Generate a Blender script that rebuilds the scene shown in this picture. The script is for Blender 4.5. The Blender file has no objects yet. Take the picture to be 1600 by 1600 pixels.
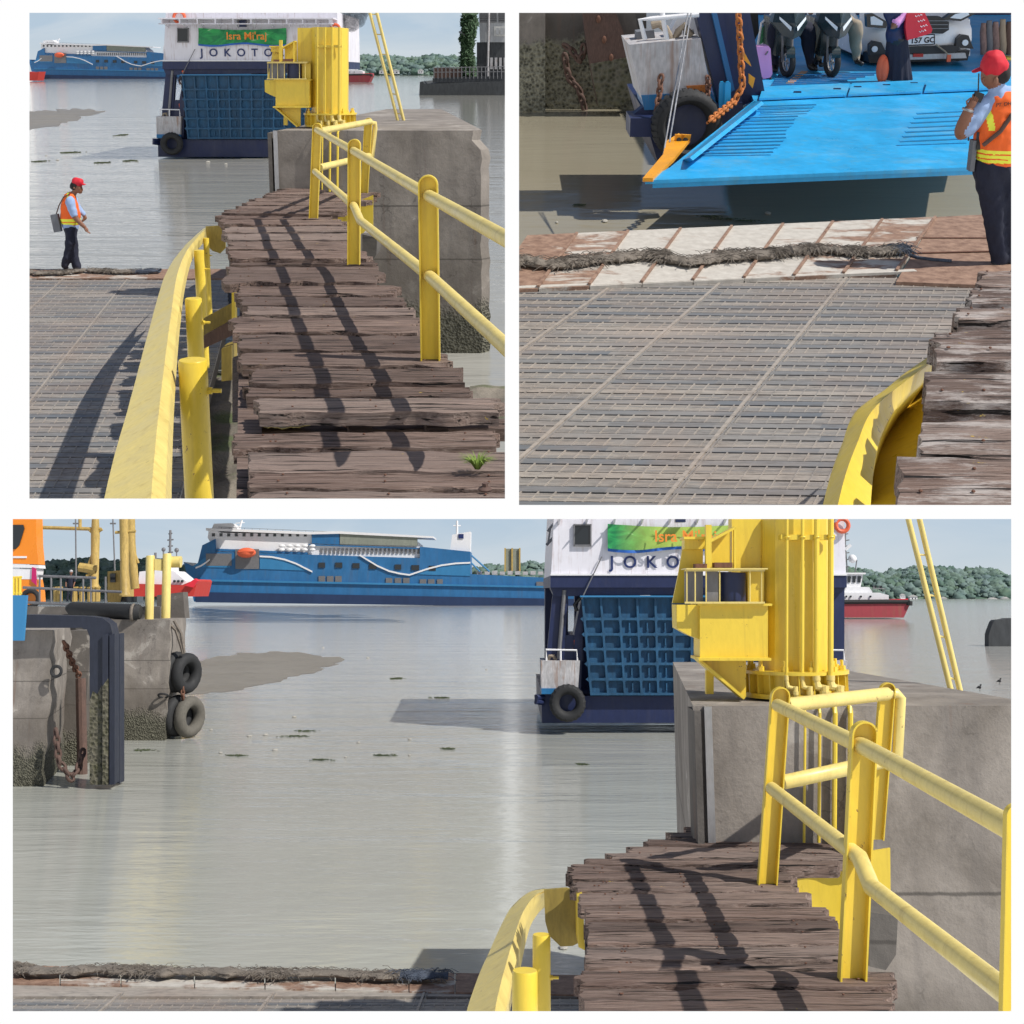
import bpy, bmesh, math, random
from mathutils import Vector, Matrix, noise
random.seed(7)
R = math.radians
SC = bpy.context.scene
COL = SC.collection

# ------------------------------------------------------------------ camera, sky, sun, exposure
F = 2000.0          # focal length in photograph pixels (photograph = 1600 px)
PP = 500.0          # row of the optical axis
cd = bpy.data.cameras.new("camera"); cam = bpy.data.objects.new("camera", cd); COL.objects.link(cam)
cam.rotation_euler = (R(90), 0, 0)
cd.sensor_width = 36; cd.lens = 36 * F / 1600; cd.shift_y = -(800 - PP) / 1600
cd.clip_start = 0.01; cd.clip_end = 60000
SC.camera = cam
SC.render.resolution_x = 1024; SC.render.resolution_y = 1024
SC.view_settings.view_transform = 'Standard'; SC.view_settings.look = 'None'
SC.view_settings.exposure = 0.0; SC.view_settings.gamma = 1.0

SUN = Vector((205, -85, 270)).normalized()
wd = bpy.data.worlds.new("World"); SC.world = wd; wd.use_nodes = True
nt = wd.node_tree; nt.nodes.clear()
out = nt.nodes.new('ShaderNodeOutputWorld'); bg = nt.nodes.new('ShaderNodeBackground')
bgw = nt.nodes.new('ShaderNodeBackground'); mx = nt.nodes.new('ShaderNodeMixShader')
sky = nt.nodes.new('ShaderNodeTexSky'); sky.sky_type = 'NISHITA'; sky.sun_disc = False
sky.sun_elevation = math.asin(SUN.z); sky.sun_rotation = math.atan2(SUN.x, SUN.y)
nt.links.new(sky.outputs[0], bg.inputs[0]); bg.inputs[1].default_value = 0.09
bgw.inputs[0].default_value = (1, 1, 1, 1); bgw.inputs[1].default_value = 1.0
tc = nt.nodes.new('ShaderNodeTexCoord'); sp = nt.nodes.new('ShaderNodeSeparateXYZ')
mr = nt.nodes.new('ShaderNodeMapRange'); mr.inputs[1].default_value = 0.25; mr.inputs[2].default_value = 0.32
nt.links.new(tc.outputs['Generated'], sp.inputs[0]); nt.links.new(sp.outputs[2], mr.inputs[0])
nt.links.new(mr.outputs[0], mx.inputs[0]); nt.links.new(bgw.outputs[0], mx.inputs[1])
nt.links.new(bg.outputs[0], mx.inputs[2]); nt.links.new(mx.outputs[0], out.inputs[0])
sd = bpy.data.lights.new("sun", 'SUN'); sd.energy = 4.8; sd.angle = R(0.5); sd.color = (1, .955, .88)
so = bpy.data.objects.new("sun", sd); COL.objects.link(so)
so.rotation_euler = SUN.to_track_quat('Z', 'Y').to_euler()

# ------------------------------------------------------------------ the three places
class Place:
    """One of the three photographed views: its own level ground (z up, metres, eye at 0,0,0)."""
    def __init__(s, hor, scale, rect, water):
        s.th = math.atan((PP - hor) / F); s.s = scale; s.rect = rect; s.hor = hor; s.wz = water
        s.M3 = Matrix.Rotation(s.th, 3, 'X'); s.inv = s.M3.inverted()
        u0, v0, u1, v1 = rect
        d = lambda u, v: Vector(((u - 800) / F, 1, (PP - v) / F))
        a, b, c, e = d(u0, v0), d(u1, v0), d(u1, v1), d(u0, v1)
        s.planes = [a.cross(b).normalized(), b.cross(c).normalized(), c.cross(e).normalized(), e.cross(a).normalized()]
        m = d((u0 + u1) / 2, (v0 + v1) / 2)
        s.planes = [(-n if n.dot(m) > 0 else n) for n in s.planes]   # outward normals
    def ray(s, u, v):
        return s.inv @ Vector(((u - 800) / F, 1, (PP - v) / F))
    def g(s, u, v, z):            # where the sight line meets a level surface
        d = s.ray(u, v); return d * (z / d.z)
    def d(s, u, v, y):            # where the sight line is y metres ahead
        d = s.ray(u, v); return d * (y / d.y)
    def G(s, p): return (s.M3 @ Vector(p)) * s.s

A = Place(112, 1.0, (46, 20, 789, 779), -4.2)        # upper left view
B = Place(-150, 25.0, (811, 20, 1580, 789), -3.7)    # upper right view
C = Place(925, 0.03, (20, 811, 1580, 1580), -4.2)     # lower view

# ------------------------------------------------------------------ materials
_mats = {}
class NB:
    def __init__(s, name):
        s.m = bpy.data.materials.new(name); s.m.use_nodes = True; s.t = s.m.node_tree; s.n = s.t.nodes
        s.bsdf = s.n.get('Principled BSDF')
        s.at = s.n.new('ShaderNodeAttribute'); s.at.attribute_name = 'lc'
        s.rn = s.n.new('ShaderNodeAttribute'); s.rn.attribute_name = 'rnd'
        s.P = s.at.outputs['Vector']; s.R = s.rn.outputs['Fac']
    def link(s, a, b): s.t.links.new(a, b)
    def mapping(s, scale, rnd=False):
        m = s.n.new('ShaderNodeMapping'); m.inputs['Scale'].default_value = scale; s.link(s.P, m.inputs[0])
        if rnd:
            c = s.n.new('ShaderNodeCombineXYZ'); q = s.math('MULTIPLY', s.R, 37.0)
            s.link(q, c.inputs[0]); s.link(q, c.inputs[1]); s.link(q, c.inputs[2]); s.link(c.outputs[0], m.inputs[1])
        return m.outputs[0]
    def noise(s, vec, scale=1, detail=4, rough=.6, dist=0):
        n = s.n.new('ShaderNodeTexNoise'); n.inputs['Scale'].default_value = scale; n.inputs['Detail'].default_value = detail
        n.inputs['Roughness'].default_value = rough; n.inputs['Distortion'].default_value = dist; s.link(vec, n.inputs['Vector']); return n.outputs['Fac']
    def vor(s, vec, scale):
        n = s.n.new('ShaderNodeTexVoronoi'); n.inputs['Scale'].default_value = scale; s.link(vec, n.inputs['Vector']); return n.outputs['Distance']
    def math(s, op, a, b=None, c=None):
        m = s.n.new('ShaderNodeMath'); m.operation = op
        for i, x in enumerate((a, b, c)):
            if x is None: continue
            if isinstance(x, (int, float)): m.inputs[i].default_value = x
            else: s.link(x, m.inputs[i])
        return m.outputs[0]
    def rng(s, x, a, b, c=0, d=1):
        m = s.n.new('ShaderNodeMapRange'); m.inputs[1].default_value = a; m.inputs[2].default_value = b
        m.inputs[3].default_value = c; m.inputs[4].default_value = d; s.link(x, m.inputs[0]); return m.outputs[0]
    def mix(s, f, a, b):
        m = s.n.new('ShaderNodeMix'); m.data_type = 'RGBA'
        if isinstance(f, (int, float)): m.inputs[0].default_value = f
        else: s.link(f, m.inputs[0])
        for i, x in ((6, a), (7, b)):
            if isinstance(x, tuple): m.inputs[i].default_value = (*x, 1)
            else: s.link(x, m.inputs[i])
        return m.outputs[2]
    def axis(s, i):
        q = s.n.new('ShaderNodeSeparateXYZ'); s.link(s.P, q.inputs[0]); return q.outputs[i]
    def bump(s, h, strength, dist):
        b = s.n.new('ShaderNodeBump'); b.inputs['Strength'].default_value = strength; b.inputs['Distance'].default_value = dist
        s.link(h, b.inputs['Height']); s.link(b.outputs[0], s.bsdf.inputs['Normal'])
    def fin(s, col, rough=.6, metal=0, spec=.5):
        i = s.bsdf.inputs
        if isinstance(col, tuple): i['Base Color'].default_value = (*col, 1)
        else: s.link(col, i['Base Color'])
        if isinstance(rough, (int, float)): i['Roughness'].default_value = rough
        else: s.link(rough, i['Roughness'])
        i['Metallic'].default_value = metal; i['Specular IOR Level'].default_value = spec
        return s.m

PLAIN = {  # colour, roughness, metallic, dirt amount, dirt scale
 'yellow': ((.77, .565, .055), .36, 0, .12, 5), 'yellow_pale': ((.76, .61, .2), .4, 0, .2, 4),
 'yellow_old': ((.52, .36, .10), .6, 0, .5, 3), 'orange_paint': ((.85, .36, .01), .4, 0, .2, 3),
 'navy': ((.006, .016, .075), .45, 0, .3, 2), 'ship_blue': ((.018, .145, .35), .5, 0, .3, .15),
 'ship_blue_light': ((.03, .2, .42), .5, 0, .2, .1), 'ship_navy': ((.008, .03, .1), .6, 0, .3, .1),
 'ramp_teal': ((.006, .085, .19), .6, 0, .6, 1.6), 'white': ((.78, .78, .8), .45, 0, .12, 1.5),
 'ferry_white': ((.74, .73, .79), .45, 0, .12, 1.2), 'white_dirty': ((.52, .51, .52), .6, 0, .5, 3), 'cyan': ((.02, .37, .74), .35, 0, .25, 1.5),
 'cyan_dark': ((.01, .16, .38), .5, 0, .3, 2), 'rust': ((.17, .075, .045), .85, 0, .6, 8), 'rust_orange': ((.55, .17, .03), .8, 0, .6, 20),
 'rubber': ((.016, .017, .019), .75, 0, .5, 8), 'rubber_mud': ((.13, .12, .1), .85, 0, .5, 8), 'black': ((.008, .008, .01), .4, 0, .2, 3),
 'fender': ((.012, .017, .035), .5, 0, .4, 3),
 'dark_glass': ((.01, .015, .02), .08, 0, 0, 1), 'grey_steel': ((.2, .2, .21), .5, .3, .4, 3), 'steel': ((.42, .42, .43), .35, .6, .3, 5),
 'red': ((.5, .03, .02), .6, 0, .2, 2), 'tug_red': ((.36, .045, .06), .6, 0, .25, .4), 'red_bright': ((.72, .02, .04), .5, 0, .1, 3),
 'lifeboat': ((.75, .13, .05), .5, 0, .2, .5), 'pink': ((.75, .34, .68), .35, 0, .1, 3), 'orange_bus': ((.85, .25, .01), .3, 0, .08, 1),
 'vest_orange': ((.95, .15, .02), .8, 0, .15, 10), 'reflective': ((.88, .9, .06), .5, 0, .05, 5), 'shirt': ((.3, .42, .66), .85, 0, .12, 10),
 'trousers': ((.012, .015, .035), .9, 0, .3, 8), 'skin': ((.24, .105, .06), .55, 0, .15, 20), 'hair': ((.012, .01, .01), .8, 0, .2, 20),
 'cap_red': ((.6, .012, .03), .7, 0, .12, 10), 'shoe': ((.01, .01, .012), .4, 0, 0, 1), 'bag_grey': ((.16, .17, .19), .7, 0, .3, 8),
 'khaki': ((.33, .27, .2), .9, 0, .2, 8), 'rope': ((.2, .17, .14), .95, 0, .7, 14), 'rope_blue': ((.07, .09, .13), .95, 0, .8, 14),
 'bark': ((.1, .08, .06), .9, 0, .4, 3), 'leaf': ((.035, .085, .03), .7, 0, .5, 1.0), 'grass': ((.2, .3, .04), .7, 0, .5, 20),
 'sand': ((.225, .205, .175), .45, 0, .3, .25), 'canvas': ((.24, .26, .22), .8, 0, .3, .3), 'wreck_wood': ((.12, .07, .055), .85, 0, .5, 6),
 'dark_quay': ((.05, .055, .06), .85, 0, .6, .5), 'grey_wall': ((.36, .37, .38), .85, 0, .3, .4), 'far_roof': ((.5, .5, .48), .8, 0, .2, .1),
 'banner_green': ((.02, .3, .09), .6, 0, .5, 3), 'banner_yellow': ((.62, .7, .1), .6, 0, .2, 3), 'banner_blue': ((.02, .13, .5), .6, 0, .2, 3),
 'text_navy': ((.01, .025, .12), .5, 0, 0, 1), 'text_orange': ((.8, .25, .03), .6, 0, 0, 1), 'text_white': ((.8, .8, .8), .6, 0, 0, 1), 'text_dark': ((.03, .02, .02), .7, 0, 0, 1),
 'green_paint': ((.12, .5, .2), .5, 0, .1, 3), 'car_white': ((.75, .77, .8), .2, 0, .04, 3), 'lamp_glass': ((.7, .75, .8), .1, 0, .1, 5),
 'moto_black': ((.02, .035, .04), .25, 0, .2, 5), 'magenta': ((.5, .01, .12), .4, 0, 0, 1), 'olive': ((.3, .22, .04), .6, 0, .5, 5),
 'weed': ((.06, .08, .03), .8, 0, .5, 10), 'debris': ((.4, .38, .34), .8, 0, .4, 10), 'cloth_stripe': ((.3, .2, .18), .9, 0, .6, 10),
}
def M(W, key):
    kk = (key, W.s)
    if kk in _mats: return _mats[kk]
    b = NB(key); S = W.s
    if key in PLAIN:
        c, ro, me, dirt, ds = PLAIN[key]
        if dirt == 0: m = b.fin(c, ro, me)
        else:
            n = b.noise(b.mapping((ds, ds, ds * .6)), 1, 6, .7)
            n2 = b.noise(b.mapping((ds * 7, ds * 7, ds * 2)), 1, 4, .6)
            f = b.rng(b.math('MULTIPLY', n, n2), .12, .45)
            dk = tuple(x * (1 - dirt * .75) + .008 * dirt for x in c); lt = tuple(min(1, x * (1 + dirt * .28) + .02 * dirt) for x in c)
            b.bump(n2, .25, .004 * S)
            cc_ = b.mix(f, dk, lt)
            if key in ('yellow', 'yellow_pale', 'yellow_old', 'orange_paint'):
                ch = b.noise(b.mapping((22, 22, 16)), 1, 6, .75); big_ = b.noise(b.mapping((1.7, 1.7, .9)), 1, 4, .6); dr = b.noise(b.mapping((14, 14, .7)), 1, 4, .6)
                cc_ = b.mix(b.math('MULTIPLY', b.rng(dr, .55, .75), .35), cc_, (.33, .2, .04))
                cc_ = b.mix(b.rng(b.math('ADD', ch, b.math('MULTIPLY', big_, .35)), .855, .88), cc_, (.2, .11, .04))
            if key in ('white_dirty', 'ferry_white', 'ship_blue', 'cyan', 'navy', 'cyan_dark', 'tug_red'):
                fs_ = .12 if key in ('ship_blue', 'tug_red') else 1.3
                dr = b.noise(b.mapping((fs_ * 7, fs_ * 7, fs_ * .5)), 1, 5, .65); big_ = b.noise(b.mapping((fs_, fs_, fs_)), 1, 3, .6)
                rust_ = {'ship_blue': (.06, .12, .22), 'cyan': (.1, .3, .4), 'navy': (.03, .035, .08)}.get(key, (.25, .13, .07))
                cc_ = b.mix(b.math('MULTIPLY', b.rng(b.math('ADD', dr, b.math('MULTIPLY', big_, .5)), .78, .95), .7 if key == 'white_dirty' else .4), cc_, rust_)
                if key == 'cyan':
                    sc = b.noise(b.mapping((2.5, 14, 3)), 1, 6, .8, .6); cc_ = b.mix(b.rng(sc, .62, .66, 0, .55), cc_, (.012, .1, .2)); wr = b.noise(b.mapping((1.1, 1.6, 1)), 1, 6, .7); cc_ = b.mix(b.rng(wr, .52, .7, 0, .55), cc_, (.16, .42, .62))
            m = b.fin(cc_, b.rng(n, .3, .7, max(.05, ro - .1), min(1, ro + .15)), me)
    elif key.startswith('wood'):
        v = b.mapping((1.1, 26, 26), True)
        n = b.noise(v, 1, 8, .72, .8); n2 = b.noise(b.mapping((4, 150, 70), True), 1, 4, .7, .3)
        n3 = b.noise(b.mapping((1.2, 1.6, 1.6), True), 1, 3, .6)
        c = b.mix(b.rng(n, .34, .64), (.024, .014, .011), (.30, .205, .165))
        c = b.mix(b.math('MULTIPLY', b.rng(n2, .44, .64), .7), c, (.40, .31, .265))
        c = b.mix(b.math('MULTIPLY', b.rng(n3, .4, .75), .4), c, (.10, .05, .038))
        c = b.mix(b.math('MULTIPLY', b.rng(b.R, .3, 1), .6), c, (.06, .042, .038))
        c = b.mix(b.math('MULTIPLY', b.rng(b.R, .3, 0), .35), c, (.3, .255, .23))
        vy = b.noise(b.mapping((7, 16, 10), True), 1, 5, .7)
        c = b.mix(b.rng(vy, .70 if key == 'wood' else .68, .715 if key == 'wood' else .695), c, (.62, .44, .05))
        if key == 'wood_white':
            w = b.noise(b.mapping((2.2, 9, 9), True), 1, 7, .8); c = b.mix(b.math('MULTIPLY', b.rng(w, .5, .62), .8), c, (.55, .5, .47))
        crack = b.rng(b.noise(b.mapping((1.6, 55, 55), True), 1, 4, .6, .5), .36, .41)
        c = b.mix(crack, (.012, .009, .008), c)
        h = b.math('ADD', b.math('MULTIPLY', n, .6), b.math('ADD', b.math('MULTIPLY', n2, .5), b.math('MULTIPLY', crack, .9)))
        b.bump(h, 1.0, .02 * S); m = b.fin(c, .78, 0, .3)
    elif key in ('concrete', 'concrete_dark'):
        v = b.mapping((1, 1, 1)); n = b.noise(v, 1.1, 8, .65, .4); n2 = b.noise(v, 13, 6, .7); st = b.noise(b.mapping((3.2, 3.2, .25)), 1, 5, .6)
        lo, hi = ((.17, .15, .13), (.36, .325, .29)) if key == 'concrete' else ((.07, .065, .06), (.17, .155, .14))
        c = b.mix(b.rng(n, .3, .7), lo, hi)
        c = b.mix(b.math('MULTIPLY', b.rng(st, .45, .7), .55), c, (.13, .12, .115))
        c = b.mix(b.rng(n, .60, .63, 0, .6), c, (.44, .41, .37)); c = b.mix(b.rng(b.noise(v, .55, 5, .7, .5), .5, .7, 0, .6), c, (.14, .125, .115))
        c = b.mix(b.math('MULTIPLY', b.rng(n2, .55, .75), .4), c, (.1, .09, .08))
        z = b.axis(2); zz = b.math('ADD', z, b.math('ADD', b.math('MULTIPLY', n, .8), b.math('MULTIPLY', st, .5)))
        zz = b.math('SUBTRACT', zz, .35)
        for jz in ((-1.95, -2.75) if W is not B else (-.9,)):
            c = b.mix(b.rng(b.math('ABSOLUTE', b.math('SUBTRACT', b.math('ADD', z, b.math('MULTIPLY', n2, .02)), jz)), .006, .016, .7, 0), c, (.06, .055, .05))
        ve = b.n.new('ShaderNodeTexVoronoi'); ve.feature = 'DISTANCE_TO_EDGE'; ve.inputs['Scale'].default_value = .9
        dv = b.n.new('ShaderNodeVectorMath'); dv.operation = 'ADD'; nn = b.n.new('ShaderNodeTexNoise'); nn.inputs['Scale'].default_value = 2.5; nn.inputs['Detail'].default_value = 6; b.link(v, nn.inputs['Vector']); sc_ = b.n.new('ShaderNodeVectorMath'); sc_.operation = 'SCALE'; sc_.inputs[3].default_value = .9; b.link(nn.outputs['Color'], sc_.inputs[0]); b.link(v, dv.inputs[0]); b.link(sc_.outputs[0], dv.inputs[1]); b.link(dv.outputs[0], ve.inputs['Vector'])
        c = b.mix(b.math('MULTIPLY', b.rng(ve.outputs['Distance'], .003, .010, .6, 0), b.rng(st, .5, .58)), c, (.09, .08, .07))
        c = b.mix(b.math('MULTIPLY', b.rng(st, .6, .72), .6), c, (.2, .12, .08))
        wet = b.rng(zz, -2.55, -2.1, 1, 0); gr = b.rng(b.math('ADD', zz, b.math('MULTIPLY', n2, .25)), -3.2, -2.9, 1, 0)
        if W is B: wet = b.rng(zz, -1.7, -1.2, 1, 0); gr = b.rng(zz, -2.2, -2.05, 1, 0)
        c = b.mix(b.math('MULTIPLY', wet, .45 if W is not B else .25), c, (.10, .085, .07))
        vo = b.vor(v, 26 if W is not B else 16)
        c = b.mix(gr, c, b.mix(b.rng(b.math('ADD', b.math('MULTIPLY', vo, .5), n2), .45, .85), (.03, .03, .022), (.15, .145, .11) if W is not B else (.26, .25, .19)))
        h = b.math('ADD', b.math('MULTIPLY', n2, .22), b.math('MULTIPLY', b.math('MULTIPLY', gr, vo), 2.2))
        b.bump(h, .8, (.05 if W is not B else .03) * S); m = b.fin(c, .9, 0, .25)
    elif key == 'growth':
        v = b.mapping((1, 1, 1)); vo = b.vor(v, 12); n = b.noise(v, 5, 6, .7)
        c = b.mix(b.rng(vo, .1, .6), (.03, .03, .02), (.14, .13, .1)); c = b.mix(b.rng(n, .4, .7, 0, .6), c, (.1, .1, .05))
        b.bump(b.math('ADD', vo, n), .9, .05 * S); m = b.fin(c, .9, 0, .25)
    elif key == 'water':
        # ripples: finer near, streaked across the line of sight
        n1 = b.noise(b.mapping((.55, 2.2, 1)), 1, 5, .6, .5); n2 = b.noise(b.mapping((.07, .35, 1)), 1, 4, .6, .6)
        n3 = b.noise(b.mapping((2.6, 8, 1)), 1, 3, .5, .3); big = b.noise(b.mapping((.012, .05, 1)), 1, 3, .6, .5)
        h = b.math('ADD', b.math('MULTIPLY', n1, .35), b.math('ADD', b.math('MULTIPLY', n2, 2.2), b.math('MULTIPLY', n3, .22)))
        col = b.mix(b.rng(big, .35, .65), (.31, .305, .27), (.35, .345, .315))
        if W is C: col = b.mix(b.rng(b.axis(1), 12, 90), b.mix(b.rng(big, .35, .65), (.35, .36, .32), (.395, .405, .365)), (.42, .42, .40))  # lighter base, palest far off, stands in for sky reflection
        if W is B: col = b.mix(b.rng(n2, .3, .7), (.25, .225, .165), (.28, .255, .19))
        b.bump(h, .6, (.055 if W is not B else .02) * S)
        m = b.fin(col, .12 if W is C else .08, 0, .5); b.bsdf.inputs['IOR'].default_value = 1.33
    elif key == 'sheet':     # steel flap plates: peeling white paint over rust; attribute rnd sets how rusty
        v = b.mapping((1, 1, 1)); n = b.noise(b.mapping((2.2, 5, 3)), 1, 7, .7, .5); n2 = b.noise(v, 11, 6, .7)
        rust = b.mix(b.rng(n2, .3, .7), (.15, .085, .06), (.36, .235, .17)); wh = b.mix(b.rng(n2, .3, .7), (.40, .37, .33), (.56, .53, .48))
        f = b.rng(b.math('ADD', n, b.math('MULTIPLY', b.math('SUBTRACT', b.R, .5), .62)), .5, .6)
        b.bump(n2, .4, .004 * S); m = b.fin(b.mix(f, wh, rust), .7, 0, .35)
    elif key == 'deck':      # worn steel grating
        n = b.noise(b.mapping((1.2, 1.2, 1.2)), 1, 5, .65, .4); n2 = b.noise(b.mapping((9, 30, 9)), 1, 4, .65)
        c = b.mix(b.R, (.14, .155, .172), (.38, .34, .295))
        c = b.mix(b.rng(n, .44, .68, 0, .5), c, (.31, .235, .19)); c = b.mix(b.rng(n2, .45, .7, 0, .6), c, (.11, .10, .095)); st = b.noise(b.mapping((.5, 3, 1)), 1, 4, .6, .3); c = b.mix(b.rng(st, .55, .7, 0, .6), c, (.42, .36, .31))
        b.bump(n2, .4, .003 * S); m = b.fin(c, b.rng(n2, .3, .7, .38, .65), .1, .5)
    elif key == 'deck_base':
        n = b.noise(b.mapping((14, 40, 9)), 1, 5, .65); m = b.fin(b.mix(b.rng(n, .35, .7), (.03, .028, .025), (.12, .1, .085)), .7, .1, .3)
    elif key == 'mud':
        n = b.noise(b.mapping((1, 1, 1)), 1.2, 7, .6, .3); n2 = b.noise(b.mapping((1, 1, 1)), 9, 5, .7); n3 = b.noise(b.mapping((1, 1, 1)), .9, 3, .6)
        c = b.mix(b.rng(n, .35, .7), (.1, .09, .075), (.24, .21, .17)); c = b.mix(b.rng(n3, .5, .6, 0, .8), c, (.07, .1, .03))
        b.bump(n2, .7, .05 * S); m = b.fin(c, .8, 0, .4)
    elif key == 'forest':
        n = b.noise(b.mapping((.06, .06, .09)), 1, 5, .7)
        c = b.mix(b.rng(n, .35, .65), (.055, .105, .085), (.14, .2, .14)); c = b.mix(b.R, c, (.19, .25, .27)); m = b.fin(c, .9, 0, .1)  # paler blue-green paints distant haze into the trees
    elif key == 'sky':
        e = b.n.new('ShaderNodeEmission'); x = b.axis(2); n = b.noise(b.mapping((.006, 1, .02)), 1, 5, .55, .6)
        top = 60 if W is A else 50
        c = b.mix(b.rng(x, 0, top), (.64, .70, .73), (.48, .60, .72)); c = b.mix(b.rng(n, .45, .75, 0, .5), c, (.74, .78, .81))
        b.link(c, e.inputs[0]); e.inputs[1].default_value = .98; b.link(e.outputs[0], b.n['Material Output'].inputs[0]); m = b.m
    elif key == 'smoke':
        pv = b.n.new('ShaderNodeVolumePrincipled'); pv.inputs['Color'].default_value = (.08, .08, .09, 1)
        n = b.noise(b.mapping((1.0, 1.0, 1.0)), 1, 4, .6); q = b.rng(n, .4, .62, 0, 4); b.link(q, pv.inputs['Density'])
        b.link(pv.outputs[0], b.n['Material Output'].inputs['Volume']); b.n.remove(b.bsdf); m = b.m
    elif key == 'vest':      # orange vest with lime bands; rnd picks the band
        c = b.mix(b.rng(b.R, .45, .55), (.9, .13, .015), (.85, .85, .04)); m = b.fin(c, .75, 0, .3)
    elif key == 'banner':
        n = b.noise(b.mapping((1.3, 1, 3)), 1, 3, .6, 1.5)
        c = b.mix(b.rng(n, .4, .62), (.012, .2, .07), (.03, .38, .10)); c = b.mix(b.rng(n, .66, .7, 0, .6), c, (.6, .72, .5)); c = b.mix(b.rng(b.axis(0), -2.5 if W is A else 3.2, -.5 if W is A else 4.6, 0, .75), c, (.5, .62, .1))
        m = b.fin(c, .6)
    else: raise KeyError(key)
    _mats[kk] = m; return m

# ------------------------------------------------------------------ mesh builder
OFF = {}    # object -> global origin
class MB:
    def __init__(s): s.v = []; s.f = []; s.r = []; s.fm = []; s.mi = 0
    def add(s, vs, fs, r=0.0):
        o = len(s.v); s.v += [Vector(p) for p in vs]; s.r += [r] * len(vs)
        s.f += [tuple(i + o for i in f) for f in fs]; s.fm += [s.mi] * len(fs)
    def box(s, a, b, r=0.0, rot=None):
        a, b = Vector(a), Vector(b); lo = Vector(map(min, a, b)); hi = Vector(map(max, a, b))
        vs = [Vector((x, y, z)) for x in (lo.x, hi.x) for y in (lo.y, hi.y) for z in (lo.z, hi.z)]
        if rot is not None:
            c = (lo + hi) / 2; vs = [c + rot @ (p - c) for p in vs]
        s.add(vs, [(0, 1, 3, 2), (4, 6, 7, 5), (0, 4, 5, 1), (2, 3, 7, 6), (0, 2, 6, 4), (1, 5, 7, 3)], r)
    def prism(s, pts, ext, r=0.0):     # polygon + extrusion vector
        n = len(pts); pts = [Vector(p) for p in pts]; ext = Vector(ext)
        s.add(pts + [p + ext for p in pts], [tuple(range(n)), tuple(range(2 * n - 1, n - 1, -1))] + [(i, i + n, (i + 1) % n + n, (i + 1) % n) for i in range(n)], r)
    def tube(s, pts, rad, n=10, r=0.0, caps=True):
        pts = [Vector(p) for p in pts]; rr = rad if isinstance(rad, (list, tuple)) else [rad] * len(pts)
        vs = []; prev = None
        for i, p in enumerate(pts):
            t = (pts[min(i + 1, len(pts) - 1)] - pts[max(i - 1, 0)])
            if t.length < 1e-9: t = Vector((0, 0, 1))
            t.normalize()
            if prev is None:
                a = t.orthogonal().normalized()
            else:
                a = (prev - t * prev.dot(t)); a = a.normalized() if a.length > 1e-6 else t.orthogonal().normalized()
            prev = a; b = t.cross(a)
            for k in range(n):
                w = 2 * math.pi * k / n; vs.append(p + (a * math.cos(w) + b * math.sin(w)) * rr[i])
        fs = [(i * n + k, i * n + (k + 1) % n, (i + 1) * n + (k + 1) % n, (i + 1) * n + k) for i in range(len(pts) - 1) for k in range(n)]
        if caps: fs += [tuple(range(n - 1, -1, -1)), tuple(range((len(pts) - 1) * n, len(pts) * n))]
        s.add(vs, fs, r)
    def ball(s, c, rad, n=12, m=8, r=0.0, rot=None):
        c = Vector(c); rx, ry, rz = rad if isinstance(rad, (tuple, list)) else (rad,) * 3
        vs = [Vector((0, 0, -rz))]
        for j in range(1, m):
            ph = -math.pi / 2 + math.pi * j / m
            for k in range(n):
                w = 2 * math.pi * k / n; vs.append(Vector((rx * math.cos(ph) * math.cos(w), ry * math.cos(ph) * math.sin(w), rz * math.sin(ph))))
        vs.append(Vector((0, 0, rz))); T = len(vs) - 1
        fs = [(0, 1 + (k + 1) % n, 1 + k) for k in range(n)]
        fs += [(1 + (j * n) + k, 1 + j * n + (k + 1) % n, 1 + (j + 1) * n + (k + 1) % n, 1 + (j + 1) * n + k) for j in range(m - 2) for k in range(n)]
        fs += [(T, 1 + (m - 2) * n + k, 1 + (m - 2) * n + (k + 1) % n) for k in range(n)]
        if rot is not None: vs = [rot @ p for p in vs]
        s.add([p + c for p in vs], fs, r)
    def torus(s, c, ax, R0, r0, n=28, m=12, sq=1.0, r=0.0, tread=0):
        c = Vector(c); ax = Vector(ax).normalized(); a = ax.orthogonal().normalized(); b = ax.cross(a); vs = []
        for i in range(n):
            w = 2 * math.pi * i / n; d = a * math.cos(w) + b * math.sin(w)
            for k in range(m):
                q = 2 * math.pi * k / m; cq, sq_ = math.cos(q), math.sin(q)
                rr = r0 * (1 + (tread if (i % 2 and cq > .3) else 0))
                vs.append(c + d * (R0 + cq * rr) + ax * (sq_ * rr * sq))
        s.add(vs, [(i * m + k, ((i + 1) % n) * m + k, ((i + 1) % n) * m + (k + 1) % m, i * m + (k + 1) % m) for i in range(n) for k in range(m)], r)
    def grid(s, f, nu, nv, r=0.0):
        vs = [f(i / nu, j / nv) for j in range(nv + 1) for i in range(nu + 1)]
        s.add(vs, [(j * (nu + 1) + i, j * (nu + 1) + i + 1, (j + 1) * (nu + 1) + i + 1, (j + 1) * (nu + 1) + i) for j in range(nv) for i in range(nu)], r)
    def text(s, body, p, xdir, zdir, size, depth=.004, align='LEFT', bold=.0, r=0.0, space=1.0):
        cu = bpy.data.curves.new('t', 'FONT'); cu.body = body; cu.size = size; cu.extrude = depth; cu.align_x = align; cu.offset = bold; cu.space_character = space
        ob = bpy.data.objects.new('t', cu); COL.objects.link(ob); dg = bpy.context.evaluated_depsgraph_get(); dg.update()
        me = ob.evaluated_get(dg).to_mesh(); x = Vector(xdir).normalized(); z = Vector(zdir).normalized(); y = x.cross(z)
        vs = [Vector(p) + x * q.co.x + z * q.co.y - y * q.co.z for q in me.vertices]; fs = [tuple(q.vertices) for q in me.polygons]
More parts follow.
